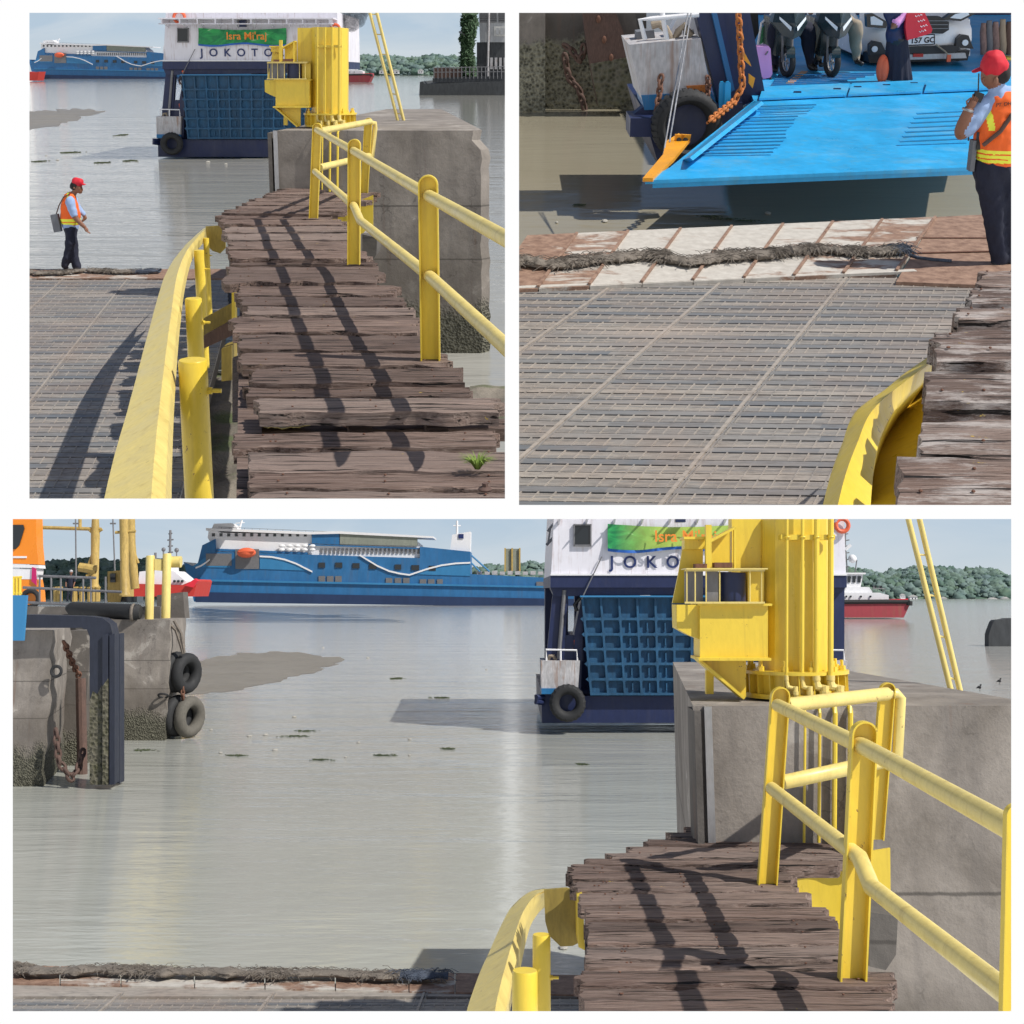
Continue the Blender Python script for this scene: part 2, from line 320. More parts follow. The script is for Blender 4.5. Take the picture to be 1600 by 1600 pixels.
        ob.evaluated_get(dg).to_mesh_clear(); bpy.data.objects.remove(ob); bpy.data.curves.remove(cu)
        s.add(vs, fs, r)
    def build(s, name, W, mats, parent=None, smooth=35, tex=None, base=None, clip=True):
        if not s.f: return None
        bm = bmesh.new(); lay = bm.verts.layers.float.new('rnd')
        bv = [bm.verts.new(W.G(p)) for p in s.v]
        for v, r in zip(bv, s.r): v[lay] = r
        for f, m in zip(s.f, s.fm):
            try: q = bm.faces.new([bv[i] for i in f]); q.material_index = m
            except ValueError: pass
        bmesh.ops.recalc_face_normals(bm, faces=bm.faces)
        if clip:
            for n in W.planes:
                if any(v.co.dot(n) > 1e-7 for v in bm.verts):
                    bmesh.ops.bisect_plane(bm, geom=bm.verts[:] + bm.edges[:] + bm.faces[:], plane_co=(0, 0, 0), plane_no=n, clear_outer=True)
        if not bm.faces: bm.free(); return None
        me = bpy.data.meshes.new(name); bm.to_mesh(me); bm.free()
        me.polygons.foreach_set('use_smooth', [True] * len(me.polygons)); me.set_sharp_from_angle(angle=R(smooth))
        at = me.attributes.new('lc', 'FLOAT_VECTOR', 'POINT'); buf = []
        for v in me.vertices:
            p = (W.inv @ v.co) / W.s; p = tex(p) if tex else p; buf += [p[0], p[1], p[2]]
        at.data.foreach_set('vector', buf)
        if parent is not None: o = OFF[parent]
        else:
            if base is not None: o = W.G(base)
            else:
                xs = [v.co for v in me.vertices]; o = sum(xs, Vector()) / len(xs); up = W.M3 @ Vector((0, 0, 1)); o = o + up * (min((q - o).dot(up) for q in xs))
        for v in me.vertices: v.co -= o
        for k in (mats if isinstance(mats, (list, tuple)) else [mats]): me.materials.append(M(W, k))
        ob = bpy.data.objects.new(name, me); COL.objects.link(ob)
        if parent is not None: ob.parent = parent
        else: ob.location = o
        OFF[ob] = o
        return ob
def tag(o, label=None, cat=None, group=None, kind=None):
    if o is None: return None
    if label: o['label'] = label
    if cat: o['category'] = cat
    if group: o['group'] = group
    if kind: o['kind'] = kind
    return o
def thing(W, name, base, label, cat, group=None):
    o = bpy.data.objects.new(name, None); COL.objects.link(o); o.location = W.G(base); OFF[o] = o.location.copy(); o.empty_display_size = .1 * W.s
    return tag(o, label, cat, group)
X, Y, Z = Vector((1, 0, 0)), Vector((0, 1, 0)), Vector((0, 0, 1))

# ------------------------------------------------------------------ water, skies, far shores (setting)
def water_sheet(W, v0, y1, name='water'):
    u0, _, u1, v1 = W.rect; b = MB()
    p0 = W.g(u0 - 60, v1 + 20, W.wz); p1 = W.g(u1 + 60, v1 + 20, W.wz); y0 = p0.y
    def f(a, c):
        y = y0 * (y1 / y0) ** c; h = W.ray(800, W.hor).y
        x0 = (u0 - 60 - 800) / F; x1 = (u1 + 60 - 800) / F; k = y * 1.12
        return Vector(((x0 + (x1 - x0) * a) * k, y, W.wz))
    b.grid(f, 4, 24)
    tag(b.build(name, W, 'water'), kind='structure')
def sky_wall(W, y):
    u0, v0, u1, _ = W.rect; b = MB()
    zt = W.d(800, v0 - 12, y).z; x0 = (u0 - 60 - 800) / F * y * 1.1; x1 = (u1 + 60 - 800) / F * y * 1.1
    b.box((x0, y, W.wz - 3), (x1, y + 5, zt)); tag(b.build('sky', W, 'sky'), kind='structure')
water_sheet(A, 118, 1690); sky_wall(A, 1700)
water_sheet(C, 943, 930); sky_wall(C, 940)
water_sheet(B, 20, 60)

def shore(W, y, spans, seed, r=(2.2, 5.5), n=260):
    """wooded hill across the water: spans = [(u, v_ridge)...]; land body plus the crowns on it"""
    rnd = random.Random(seed); us = [p[0] for p in spans]
    def ridge(u):
        for (a, va), (c, vc) in zip(spans, spans[1:]):
            if a <= u <= c: return va + (vc - va) * (u - a) / (c - a)
        return spans[-1][1]
    b = MB(); N = 40
    def f(a, c):
        u = us[0] + (us[-1] - us[0]) * a; top = W.d(u, ridge(u) + 6, y).z
        x = W.d(u, W.hor, y).x
        return Vector((x, y + c * 60 - 3, W.wz - .5 + (top - W.wz + .5) * math.sin(min(1, c * 1.1) * math.pi / 2)))
    b.grid(f, N, 6); tag(b.build('hill', W, 'forest', smooth=60), kind='structure')
    b = MB()
    for i in range(int(n * 2.2)):
        u = rnd.uniform(us[0], us[-1]); c = rnd.random() ** .7; p = f((u - us[0]) / (us[-1] - us[0]), c); rad = r[0] * .55 + (r[1] * .75 - r[0] * .55) * rnd.random() ** 2
        o = len(b.v); b.ball(p + Vector((0, -rad * .4, rad * .1)), (rad * 1.2, rad, rad * rnd.uniform(.6, .95)), 12, 9, rnd.random() * .6)
        for k in range(o, len(b.v)):
            q = b.v[k]; b.v[k] = q + (q - p).normalized() * (noise.noise(q * (1.6 / rad)) * .6 + noise.noise(q * (5 / rad)) * .5) * rad
    tag(b.build('forest', W, 'forest', smooth=180), 'distant wooded shore across the river in the ' + ('upper left' if W is A else 'lower') + ' view', 'forest', kind='stuff')

shore(A, 1500, [(525, 90), (560, 86), (600, 87), (640, 90), (680, 85), (720, 90), (770, 94), (800, 92)], 3, (3, 8), 620)
shore(C, 820, [(10, 878), (60, 872), (100, 870), (150, 874), (210, 872), (262, 885)], 4, (2, 5.5), 260)
shore(C, 822, [(740, 884), (770, 880), (800, 882), (835, 876), (870, 880)], 5, (2, 5), 150)
shore(C, 825, [(1318, 892), (1350, 888), (1385, 890), (1410, 896), (1440, 890), (1480, 885), (1540, 890), (1600, 888)], 6, (2, 5.5), 620)

def house(W, u, v, y, w, h, label, roof='far_roof'):
    p = W.d(u, v, y); t = thing(W, 'house', p, label, 'house'); b = MB(); b.box(p + Vector((-w / 2, 0, 0)), p + Vector((w / 2, w * .7, h))); b.build('wall', W, 'white', t)
    b = MB(); b.prism([p + Vector((-w * .6, -w * .1, h)), p + Vector((w * .6, -w * .1, h)), p + Vector((0, -w * .1, h * 1.5))], (0, w * .9, 0)); b.build('roof', W, roof, t)
    b = MB()
    for k in (-.25, .15): b.box(p + Vector((w * k, -.06, h * .35)), p + Vector((w * (k + .14), .05, h * .7)))
    b.build('window', W, 'dark_glass', t)
for i, (u, v, w) in enumerate([(598, 115.5, 8), (617, 115.5, 9), (657, 115, 6)]):
    house(A, u, v, 1480, w, 3.5, ['tiny white shore house left of the leaning ladder, upper left view', 'tiny white shore house just right of the leaning ladder, upper left view', 'tiny white house on the far shore near the quay, upper left view'][i])
for i, (u, v, w) in enumerate([(1428, 938, 4.5), (1411, 936, 3), (1553, 942, 5), (1572, 941, 4), (1475, 941, 4)]):
    house(C, u, v, 800, w, 2.2, ['white shore house just left of the ladder, lower view', 'smaller white shore house behind the tug bow, lower view', 'white shore house near the right edge, lower view', 'rightmost white shore house, lower view', 'pale shore house just right of the ladder, lower view'][i])

# ------------------------------------------------------------------ pixel frames for ships and crane (drawn in rows and columns of the lower view)
class Frame:
    def __init__(s, W, y, fn): s.W, s.y, s.fn = W, y, fn
    def p(s, u, v, dy=0.0):
        a, b = s.fn(u, v); q = s.W.d(a, b, s.y); return Vector((q.x, q.y + dy, q.z))
    def pr(s, mb, pts, y0, y1, r=0.0): mb.prism([s.p(u, v, y0) for u, v in pts], (0, y1 - y0, 0), r)
    def rect(s, mb, u0, v0, u1, v1, y0, y1, r=0.0): s.pr(mb, [(u0, v1), (u1, v1), (u1, v0), (u0, v0)], y0, y1, r)
    def tube(s, mb, pts, rad, n=8, r=0.0): mb.tube([s.p(*q) for q in pts], rad, n, r)
    def k(s):                                   # metres per column of the lower view
        return (s.p(1000, 1000) - s.p(999, 1000)).length
IDC = lambda u, v: (u, v)
SHIP_A = lambda u, v: (95 + .5 * (u - 388), 124 + .5 * (v - 940))
FERRY_A = lambda u, v: (318.7 + .635 * ((u if u < 1200 else 1200 + (u - 1200) * .75) - 961), 82 + .648 * (v - 878))
CRANE_A = lambda u, v: (511 + .5 * (u - 1253), 179 + .5 * (v - 1053))

def blue_ship(W, y, fn, where):
    Fm = Frame(W, y, fn); k = Fm.k(); t = thing(W, 'passenger_ship', Fm.p(580, 940), 'long blue car and passenger ship with white upper decks, %s' % where, 'ship')
    D = 16
    b = MB(); Fm.pr(b, [(303, 940), (287, 878), (300, 884), (308, 884), (316, 852), (336, 842), (337, 862), (656, 872), (656, 854), (735, 862), (735, 897), (860, 903), (865, 948)], 0, D); Fm.rect(b, 860, 903, 1000, 948, 0, D)
    h = b.build('hull', W, 'ship_blue', t)
    b = MB(); Fm.pr(b, [(307, 925), (1000, 938), (1000, 950), (306, 941)], -.35, 0); b.build('boot_stripe', W, 'ship_navy', h)
    b = MB(); Fm.pr(b, [(306, 905), (1000, 918.5), (1000, 921.5), (306, 908)], -.6, 0); b.build('rub_rail', W, 'ship_blue_light', h)
    b = MB()
    for q in ([(300, 886), (325, 868), (360, 868), (360, 887)], [(406, 868), (430, 869), (455, 876), (488, 892), (406, 889)], [(640, 897), (662, 889), (690, 881), (735, 880), (735, 900)]):
        b = MB(); Fm.pr(b, q, -.2, 0); b.build('light_panel', W, 'ship_blue_light', h)
    def band(pts, w=2.6):
        b = MB()
        for (a, c), (d, e) in zip(pts, pts[1:]): Fm.pr(b, [(a, c + w), (d, e + w), (d, e), (a, c)], -.45, -.05)
        b.build('wave_stripe', W, 'white', h)
    band([(306, 886), (314, 883), (322, 878), (328, 873)]); band([(406, 868), (425, 869), (445, 873), (462, 879), (476, 886), (488, 892)])
    band([(562, 866), (575, 874), (590, 883), (608, 891), (625, 895), (640, 897), (655, 892), (670, 887), (690, 882), (712, 879), (735, 878)])
    # windows
    for (u0, u1, v) in [(498, 508, 883), (524, 535, 883), (551, 562, 884), (577, 588, 885), (617, 627, 886), (643, 655, 887), (670, 681, 888)]:
        b = MB(); Fm.rect(b, u0, v - 4, u1, v + 4, -.3, 0); b.build('window', W, 'dark_glass', h)
    for (u0, u1, v) in [(498, 508, 905), (511, 521, 905), (524, 534, 905), (603, 613, 908), (617, 627, 908), (630, 640, 908), (656, 666, 910), (669, 679, 910), (683, 692, 910), (838, 852, 914)]:
        b = MB(); Fm.rect(b, u0, v - 5, u1, v + 5, -.3, 0); b.build('window', W, 'grey_steel', h)
    # recess with lifeboat
    b = MB(); Fm.rect(b, 322, 865, 362, 884, -.25, 0); Fm.rect(b, 368, 858, 405, 889, -.25, 0); b.build('recess', W, 'grey_steel', h)
    b = MB(); q = Fm.p(387, 864, -2); b.ball(q, (15 * k, 1.6, 8 * k), 16, 10); Fm.rect(b, 376, 861, 400, 863, -3.6, -.5); b.build('lifeboat', W, 'lifeboat', t)
    # white decks
    b = MB(); Fm.pr(b, [(337, 863), (656, 872), (656, 850), (640, 838), (345, 832), (325, 825), (323, 840)], 1.2, D - 1); s = b.build('upper_deck', W, 'white', t)
    b = MB(); Fm.pr(b, [(322, 825), (484, 831), (530, 830), (677, 838), (677, 841), (530, 834), (484, 835), (322, 829)], -.3, D); Fm.pr(b, [(333, 818), (360, 817), (368, 822), (368, 826), (330, 825)], 1, 8); b.build('roof', W, 'white', t)
    b = MB()
    for i in range(14): u = 330 + i * 12; Fm.rect(b, u, 833, u + 4.5, 838, .9, 1.2)
    b.build('window', W, 'dark_glass', s)
    b = MB(); Fm.pr(b, [(487, 832), (530, 834), (530, 851), (487, 849)], .3, 1.2); b.build('panel', W, 'ship_blue', s)
    b = MB(); Fm.pr(b, [(531, 834), (652, 840), (652, 853), (531, 850)], .2, 1.2); b.build('awning', W, 'canvas', s)
    b = MB()
    for i in range(5):
        for j in range(2): q = Fm.p(440 + i * 12, 853 + j * 6, .2); b.ball(q, (5 * k, .5, 2.6 * k), 10, 6)
    b.build('raft_rack', W, 'white', s)
    b = MB()
    for i in range(24): u = 500 + i * 6.6; Fm.rect(b, u, 857, u + 3.3, 865, .9, 1.3)
    b.build('opening', W, 'grey_steel', s)
    b = MB(); Fm.pr(b, [(482, 850), (655, 856), (655, 858), (482, 852)], .4, 1.5); Fm.pr(b, [(337, 857), (480, 863), (480, 866), (337, 861)], .4, 1.5); b.build('rail', W, 'ship_blue', s)
    # funnel and mast
    b = MB(); Fm.pr(b, [(703, 860), (706, 835), (735, 830), (734, 862)], 2, D - 3); fn_ = b.build('funnel', W, 'white', t)
    b = MB(); Fm.rect(b, 716, 834, 724, 841, 1.7, 2); b.build('emblem', W, 'text_navy', fn_)
    b = MB(); Fm.tube(b, [(713, 835, 6), (713, 812, 6)], .35); Fm.tube(b, [(707, 820, 6), (719, 820, 6)], .2); Fm.tube(b, [(369, 822, 6), (372, 811, 6)], .3); Fm.tube(b, [(362, 816, 6), (376, 815, 6)], .15); b.build('mast', W, 'white', t)
    b = MB(); Fm.tube(b, [(340, 823, 1), (480, 829, 1), (600, 834, 1)], .08, 4)
    for i in range(22): u = 345 + i * 12; Fm.tube(b, [(u, 823 + (u - 340) * .043, 1), (u, 828 + (u - 340) * .043, 1)], .07, 4)
    b.build('railing', W, 'grey_steel', t)
    b = MB(); Fm.rect(b, 789, 857, 813, 892, 2, 5); b.build('stern_gantry', W, 'canvas', t)
    b = MB()
    for u in (789, 800, 812): Fm.rect(b, u - 1, 856, u + 1.4, 893, 1.4, 2)
    b.build('gantry_frame', W, 'yellow_old', t)
    b = MB()
    for i in range(9): u = 745 + i * 12; Fm.rect(b, u, 893 - random.random() * 2, u + 8, 898, 1, 4)
    b.build('deck_gear', W, 'white_dirty', t)
    b = MB(); Fm.tube(b, [(737, 868, 0), (765, 893, 0)], .3, 5); Fm.tube(b, [(737, 880, 0), (750, 893, 0)], .3, 5); b.build('stair', W, 'ship_blue_light', t)
blue_ship(C, 410, IDC, 'lower view')
blue_ship(A, 780, SHIP_A, 'upper left view')

# ------------------------------------------------------------------ the ferry
def simple_person(W, p, h, label, top='vest_orange', cap='cap_red', low='trousers'):
    """small far-off figure standing on p, one continuous body"""
    t = thing(W, 'person', p, label, 'person'); p = Vector(p); b = MB()
    b.tube([p + Vector((-.06, 0, 0)) * h, p + Vector((-.055, 0, .25)) * h, p + Vector((-.05, 0, .5)) * h], [.03 * h, .037 * h, .05 * h], 8)
    b.tube([p + Vector((.06, 0, 0)) * h, p + Vector((.055, 0, .25)) * h, p + Vector((.05, 0, .5)) * h], [.03 * h, .037 * h, .05 * h], 8)
    b.mi = 1; b.tube([p + Vector((0, 0, .47)) * h, p + Vector((0, 0, .6)) * h, p + Vector((0, 0, .78)) * h, p + Vector((0, 0, .83)) * h], [.08 * h, .085 * h, .1 * h, .04 * h], 10)
    b.tube([p + Vector((-.11, 0, .79)) * h, p + Vector((-.14, 0, .62)) * h], [.035 * h, .03 * h], 8); b.tube([p + Vector((.11, 0, .79)) * h, p + Vector((.14, 0, .62)) * h], [.035 * h, .03 * h], 8)
    b.mi = 2; b.tube([p + Vector((-.14, 0, .63)) * h, p + Vector((-.12, -.05, .47)) * h], [.025 * h, .02 * h], 8); b.tube([p + Vector((.14, 0, .63)) * h, p + Vector((.12, -.05, .47)) * h], [.025 * h, .02 * h], 8)
    b.ball(p + Vector((0, 0, .92)) * h, (.048 * h, .055 * h, .07 * h)); b.ball(p + Vector((0, -.055, .91)) * h, .012 * h, 6, 4); b.tube([p + Vector((0, 0, .8)) * h, p + Vector((0, 0, .88)) * h], .03 * h, 8)
    b.build('body', W, [low, top, 'skin'], t)
    b = MB(); b.ball(p + Vector((0, 0, .955)) * h, (.056 * h, .06 * h, .05 * h)); b.build('cap', W, cap, t)

def ferry(W, y, fn, where):
    Fm = Frame(W, y, fn); t = thing(W, 'ferry', Fm.p(1085, 1125), 'white and navy car ferry with its teal bow ramp raised, %s' % where, 'ferry'); k = Fm.k()
    # upper house with ribs of the soffit
    b = MB(); Fm.pr(b, [(861, 899), (867, 780), (1318, 780), (1322, 899)], 0, 9); up = b.build('superstructure', W, 'ferry_white', t)
    b = MB(); Fm.pr(b, [(860, 918), (860, 899.5), (1322, 899.5), (1322, 918)], -.08, 9); Fm.pr(b, [(866, 932), (860, 918), (1322, 918), (1316, 926)], .1, 1.2); b.build('band', W, 'navy', t)
    b = MB(); Fm.rect(b, 860, 896.5, 1322, 899.3, -.12, 0); b.build('moulding', W, 'white', up)
    # balcony above that throws the slanting shadows
    for i in range(11):
        b = MB(); u = 873 + i * 43; Fm.pr(b, [(u, 812), (u + 3, 812), (u + 3, 800), (u, 800)], -1.3, 0); Fm.tube(b, [(u, 800, -1.3), (u, 818, 0)], .035, 6); b.build('balcony_bracket', W, 'ferry_white', up)
    b = MB(); Fm.rect(b, 866, 797, 1318, 800, -1.35, 0); Fm.tube(b, [(866, 811, -1.2), (1318, 811, -1.2)], .03, 6); b.build('balcony', W, 'ferry_white', up)
    b = MB(); Fm.rect(b, 897, 820, 923, 852, -.05, 0); w = b.build('window', W, 'dark_glass', up)
    b = MB()
    for a in ((896, 819, 924, 821), (896, 851, 924, 854), (896, 819, 898, 853), (922, 819, 924, 853)): Fm.rect(b, *a, -.09, 0)
    b.build('frame', W, 'grey_steel', w)
    b = MB(); a = .021 * 1; s = Fm
    b.text("JOKOTOLE", s.p(953, 887, -.03), X, Z, 26 * k, .006, 'LEFT', .008, space=2.12); b.build('name', W, 'text_navy', up)
    # banner, sagging cloth
    b = MB(); b.grid(lambda i, j: Fm.p(949 + 216 * i, 819 + 38 * j + (5 * math.sin(i * 3.1) if j < .5 else 3 * math.sin(i * 9)), -.16 + .05 * math.sin(i * 31 + j * 4)), 60, 10); bn = b.build('banner', W, 'banner', t, 80)
    b = MB(); b.grid(lambda i, j: Fm.p(949 + 216 * i, 857 + 4.5 * j + 3 * math.sin(i * 9), -.17 + .05 * math.sin(i * 31)), 60, 1); b.build('hem', W, 'banner_blue', bn)
    b = MB(); b.text("Isra Mi'raj", Fm.p(1020, 847, -.42), X, Z, 25 * k, .004, 'LEFT', .006); b.build('lettering', W, 'text_orange', bn)
    # flood light, life buoys
    b = MB(); Fm.rect(b, 1053, 801, 1068, 817, -.5, -.2); b.build('floodlight', W, 'navy', t)
    b = MB(); b.torus(Fm.p(902, 793, -.15), Y, 13 * k, 3.6 * k, 24, 8); b.build('life_buoy', W, 'lifeboat', t)
    b = MB(); b.torus(Fm.p(1314, 821, -.15), Y, 10 * k, 3.4 * k, 24, 8); b.build('life_buoy', W, 'lifeboat', t)
    # hull and open car deck
    b = MB(); Fm.pr(b, [(847, 1130), (846, 1082), (905, 1082), (905, 1088), (1260, 1088), (1260, 1082), (1322, 1082), (1322, 1130)], .1, 9); b.build('hull', W, 'navy', t)
    b = MB(); Fm.rect(b, 905, 1000, 1260, 1088, 3.5, 9); Fm.rect(b, 862, 918, 905, 1082, 8, 9); b.mi = 0
    Fm.rect(b, 905, 918, 930, 1088, 3, 3.4); b.build('car_deck', W, 'navy', t)
    b = MB(); Fm.pr(b, [(855, 1020), (865, 918), (889, 918), (881, 1035), (855, 1035)], .2, .5); Fm.pr(b, [(898, 1035), (898, 990), (909, 935), (913, 935), (908, 1083), (898, 1083)], .2, 1.4); Fm.rect(b, 880, 993, 912, 1034, .25, .6); b.build('door_post', W, 'navy', t); b = MB()
    Fm.pr(b, [(1270, 1080), (1266, 918), (1322, 918), (1322, 1035), (1300, 1083)], .2, .5); b.build('door_post', W, 'navy', t)
    b = MB(); Fm.tube(b, [(882, 922, .1), (873, 1030, .1)], 3.2 * k); b.build('pipe', W, 'grey_steel', t)
    b = MB(); Fm.rect(b, 886, 936, 899, 990, 7.5, 7.6); b.build('opening', W, 'white_dirty', t)
    # things on the car deck above the ramp
    b = MB(); q = Fm.p(1062, 926, 4); b.ball(q, (30 * k, .6, 9 * k)); b.build('vehicle_top', W, 'black', t)
    b = MB(); Fm.rect(b, 1086, 926, 1130, 936, 3, 4); b.build('crate', W, 'cyan', t)
    # bulwark
    for (ua, ub) in ((845, 906), (1262, 1323)):
        b = MB(); Fm.pr(b, [(ua + 1, 1076), (ua, 1032), (ub, 1032), (ub - 3, 1076)], -.1, 1.6); bw = b.build('bulwark', W, 'white_dirty', t)
        b = MB(); Fm.rect(b, ua + 1, 1075, ub - 3, 1084, -.13, 1.6); b.build('stripe', W, 'cyan_dark', bw)
        b = MB(); Fm.tube(b, [(ua + 9, 1032, 0), (ua + 8, 1015, 0), (ub - 5, 1016, 0), (ub - 4, 1032, 0)], .03, 6); Fm.tube(b, [(ua + 31, 1016, 0), (ua + 31, 1032, 0)], .03, 6); b.build('railing', W, 'white', bw)
    b = MB(); Fm.tube(b, [(857, 1032, .2), (859, 1026, .2), (865, 1025, .2), (869, 1033, .2)], .06, 8); b.build('mooring_line', W, 'khaki', t)
    b = MB(); Fm.tube(b, [(849, 1090, .1), (838, 1089, -.1), (838, 1096, -.1), (849, 1098, .1)], .09, 8); b.build('rubbing_fender', W, 'navy', t)
    for uc in (886, 1283):
        b = MB(); b.torus(Fm.p(uc, 1097, -.32), Y, 20 * k, 7.5 * k, 44, 12, 1.3, 0, .13); b.build('tyre_fender', W, 'rubber', t)
    # waffle ramp: skin plate, ribs, cross ribs, and a rounded web in every corner
    b = MB(); Fm.pr(b, [(922, 1086), (908, 933), (1262, 933), (1248, 1086)], -.02, .12); rp = b.build('ramp', W, 'ramp_teal', t)
    def rp_u(i, v): q = (v - 933) / 153; return 908 + 14 * q + (354 - 28 * q) * i / 12.5
    rows = [933, 967, 991, 1014, 1037, 1061, 1084]; lay = -.15
    b = MB()
    for i in range(13):
        Fm.pr(b, [(rp_u(i + .0, 1086) + 0, 1086), (rp_u(i, 933), 933), (rp_u(i, 933) + 3.4, 933), (rp_u(i, 1086) + 3.4, 1086)], lay, 0)
    for v in rows: Fm.rect(b, rp_u(0, v), v - 1.9, rp_u(12.5, v), v + 1.9, lay + .003, 0)
    for i in range(13):
        for v in rows[1:-1]:
            uc = rp_u(i, v) + 1.7
            Fm.pr(b, [(uc - 6.5, v), (uc - 3, v - 3), (uc, v - 6.5), (uc + 3, v - 3), (uc + 6.5, v), (uc + 3, v + 3), (uc, v + 6.5), (uc - 3, v + 3)], lay + .01, 0)
        if i < 12 and i % 5 in (2, 3, 4):
            for va, vb in zip(rows[1:-1], rows[2:]): Fm.rect(b, rp_u(i + .55, va), va + 6, rp_u(i + .55, va) + 2, vb - 6, -.1, 0)
    b.build('rib', W, 'ramp_teal', rp, 20)
    b = MB(); Fm.rect(b, 906, 930.5, 1264, 933, -.3, .15); b.build('lip', W, 'ship_blue_light', rp)
    b = MB(); Fm.tube(b, [(940, 870, -.1), (908, 936, -.25)], .02, 6); b.build('cable', W, 'grey_steel', t)
    b = MB(); Fm.tube(b, [(902, 955, .1), (898, 945, .1), (906, 935, .1), (913, 938, .1)], .06, 6); b.build('hoist_rope', W, 'black', t)
    b = MB(); Fm.tube(b, [(857, 850, 1), (862, 820, 1)], .03, 6); Fm.tube(b, [(855, 850, 1), (866, 838, 1)], .05, 6); Fm.tube(b, [(866, 816, 1), (857, 828, 1)], .04, 6); b.build('bracket', W, 'grey_steel', t)
    simple_person(W, Fm.p(901, 1036, .3), 44 * k, 'crewman in orange vest and red helmet at the ferry rail, %s' % where, 'vest_orange', 'lifeboat', 'khaki')
    return Fm
ferry(C, 40.5, IDC, 'lower view')
FA = ferry(A, 63.5, FERRY_A, 'upper left view')
simple_person(A, A.d(288, 152, 63.6), 1.3, 'crewman in dark clothes and orange helmet beside the raised ramp, upper left view', 'trousers', 'lifeboat', 'trousers')

# ------------------------------------------------------------------ concrete block and crane
def block(W, pts, top, yb, where, right_rough):
    """pts: (u_left, u_right) of the front face at depth y, then the back corners"""
    (uL, uR, y) = pts; t = thing(W, 'concrete_block', W.d((uL + uR) / 2, 925 if W is C else 300, y), 'massive weathered concrete dolphin under the yellow crane, %s' % where, 'concrete block')
    xL = W.d(uL, top, y).x; xR = W.d(uR, top, y).x; zt = W.d(uL, top, y).z
    b = MB(); n = 26
    # front with a chipped right edge
    edge = [xR + (noise.noise(Vector((i * .9, 3, 1))) * .045 - (.12 if i > n - 2 else 0)) * right_rough for i in range(n + 1)]
    zs = [W.wz - .3 + (zt - W.wz + .3) * i / n for i in range(n + 1)]
    vs = []; fs = []
    for i in range(n + 1): vs += [Vector((xL, y, zs[i])), Vector((edge[i] - .12 * right_rough, y, zs[i])), Vector((edge[i], y + .15, zs[i])), Vector((xR + yb[1], y + yb[0], zs[i])), Vector((xL + yb[2], y + yb[0], zs[i]))]
    for i in range(n):
        for j in range(5): a = i * 5 + j; c = i * 5 + (j + 1) % 5; fs.append((a, c, c + 5, a + 5))
    fs.append(tuple(n * 5 + j for j in range(5))); b.add(vs, fs); b.build('body', W, 'concrete', t, 20)
    return t, xL, xR, zt
tC, xL, xR, ztC = block(C, (1083, 1640, 9.1), 1103, (5.6, -.5, .55), 'lower view', 0)
def block_bits(W, t, y, c0, c1, zt):
    b = MB(); p0 = W.d(c0, 0, y); xa = W.d(c0, 600 if W is A else 1100, y).x; xb = W.d(c1, 600 if W is A else 1100, y).x
    b.box((xa, y - .05, W.wz), (xa + (xb - xa) * .35, y + .3, zt - .03)); b.build('corner_timber', W, 'concrete_dark', t)
    b = MB(); b.box((xa + (xb - xa) * .55, y - .04, W.wz), (xa + (xb - xa) * .95, y - .003, zt)); b.build('edge_angle', W, 'steel', t)
block_bits(C, tC, 9.1, 1083, 1112, ztC)
tA, xL, xR, ztA = block(A, (433, 764, 19.0), 204, (11, -1.3, .55), 'upper left view', 1)
block_bits(A, tA, 19.0, 433, 448, ztA)

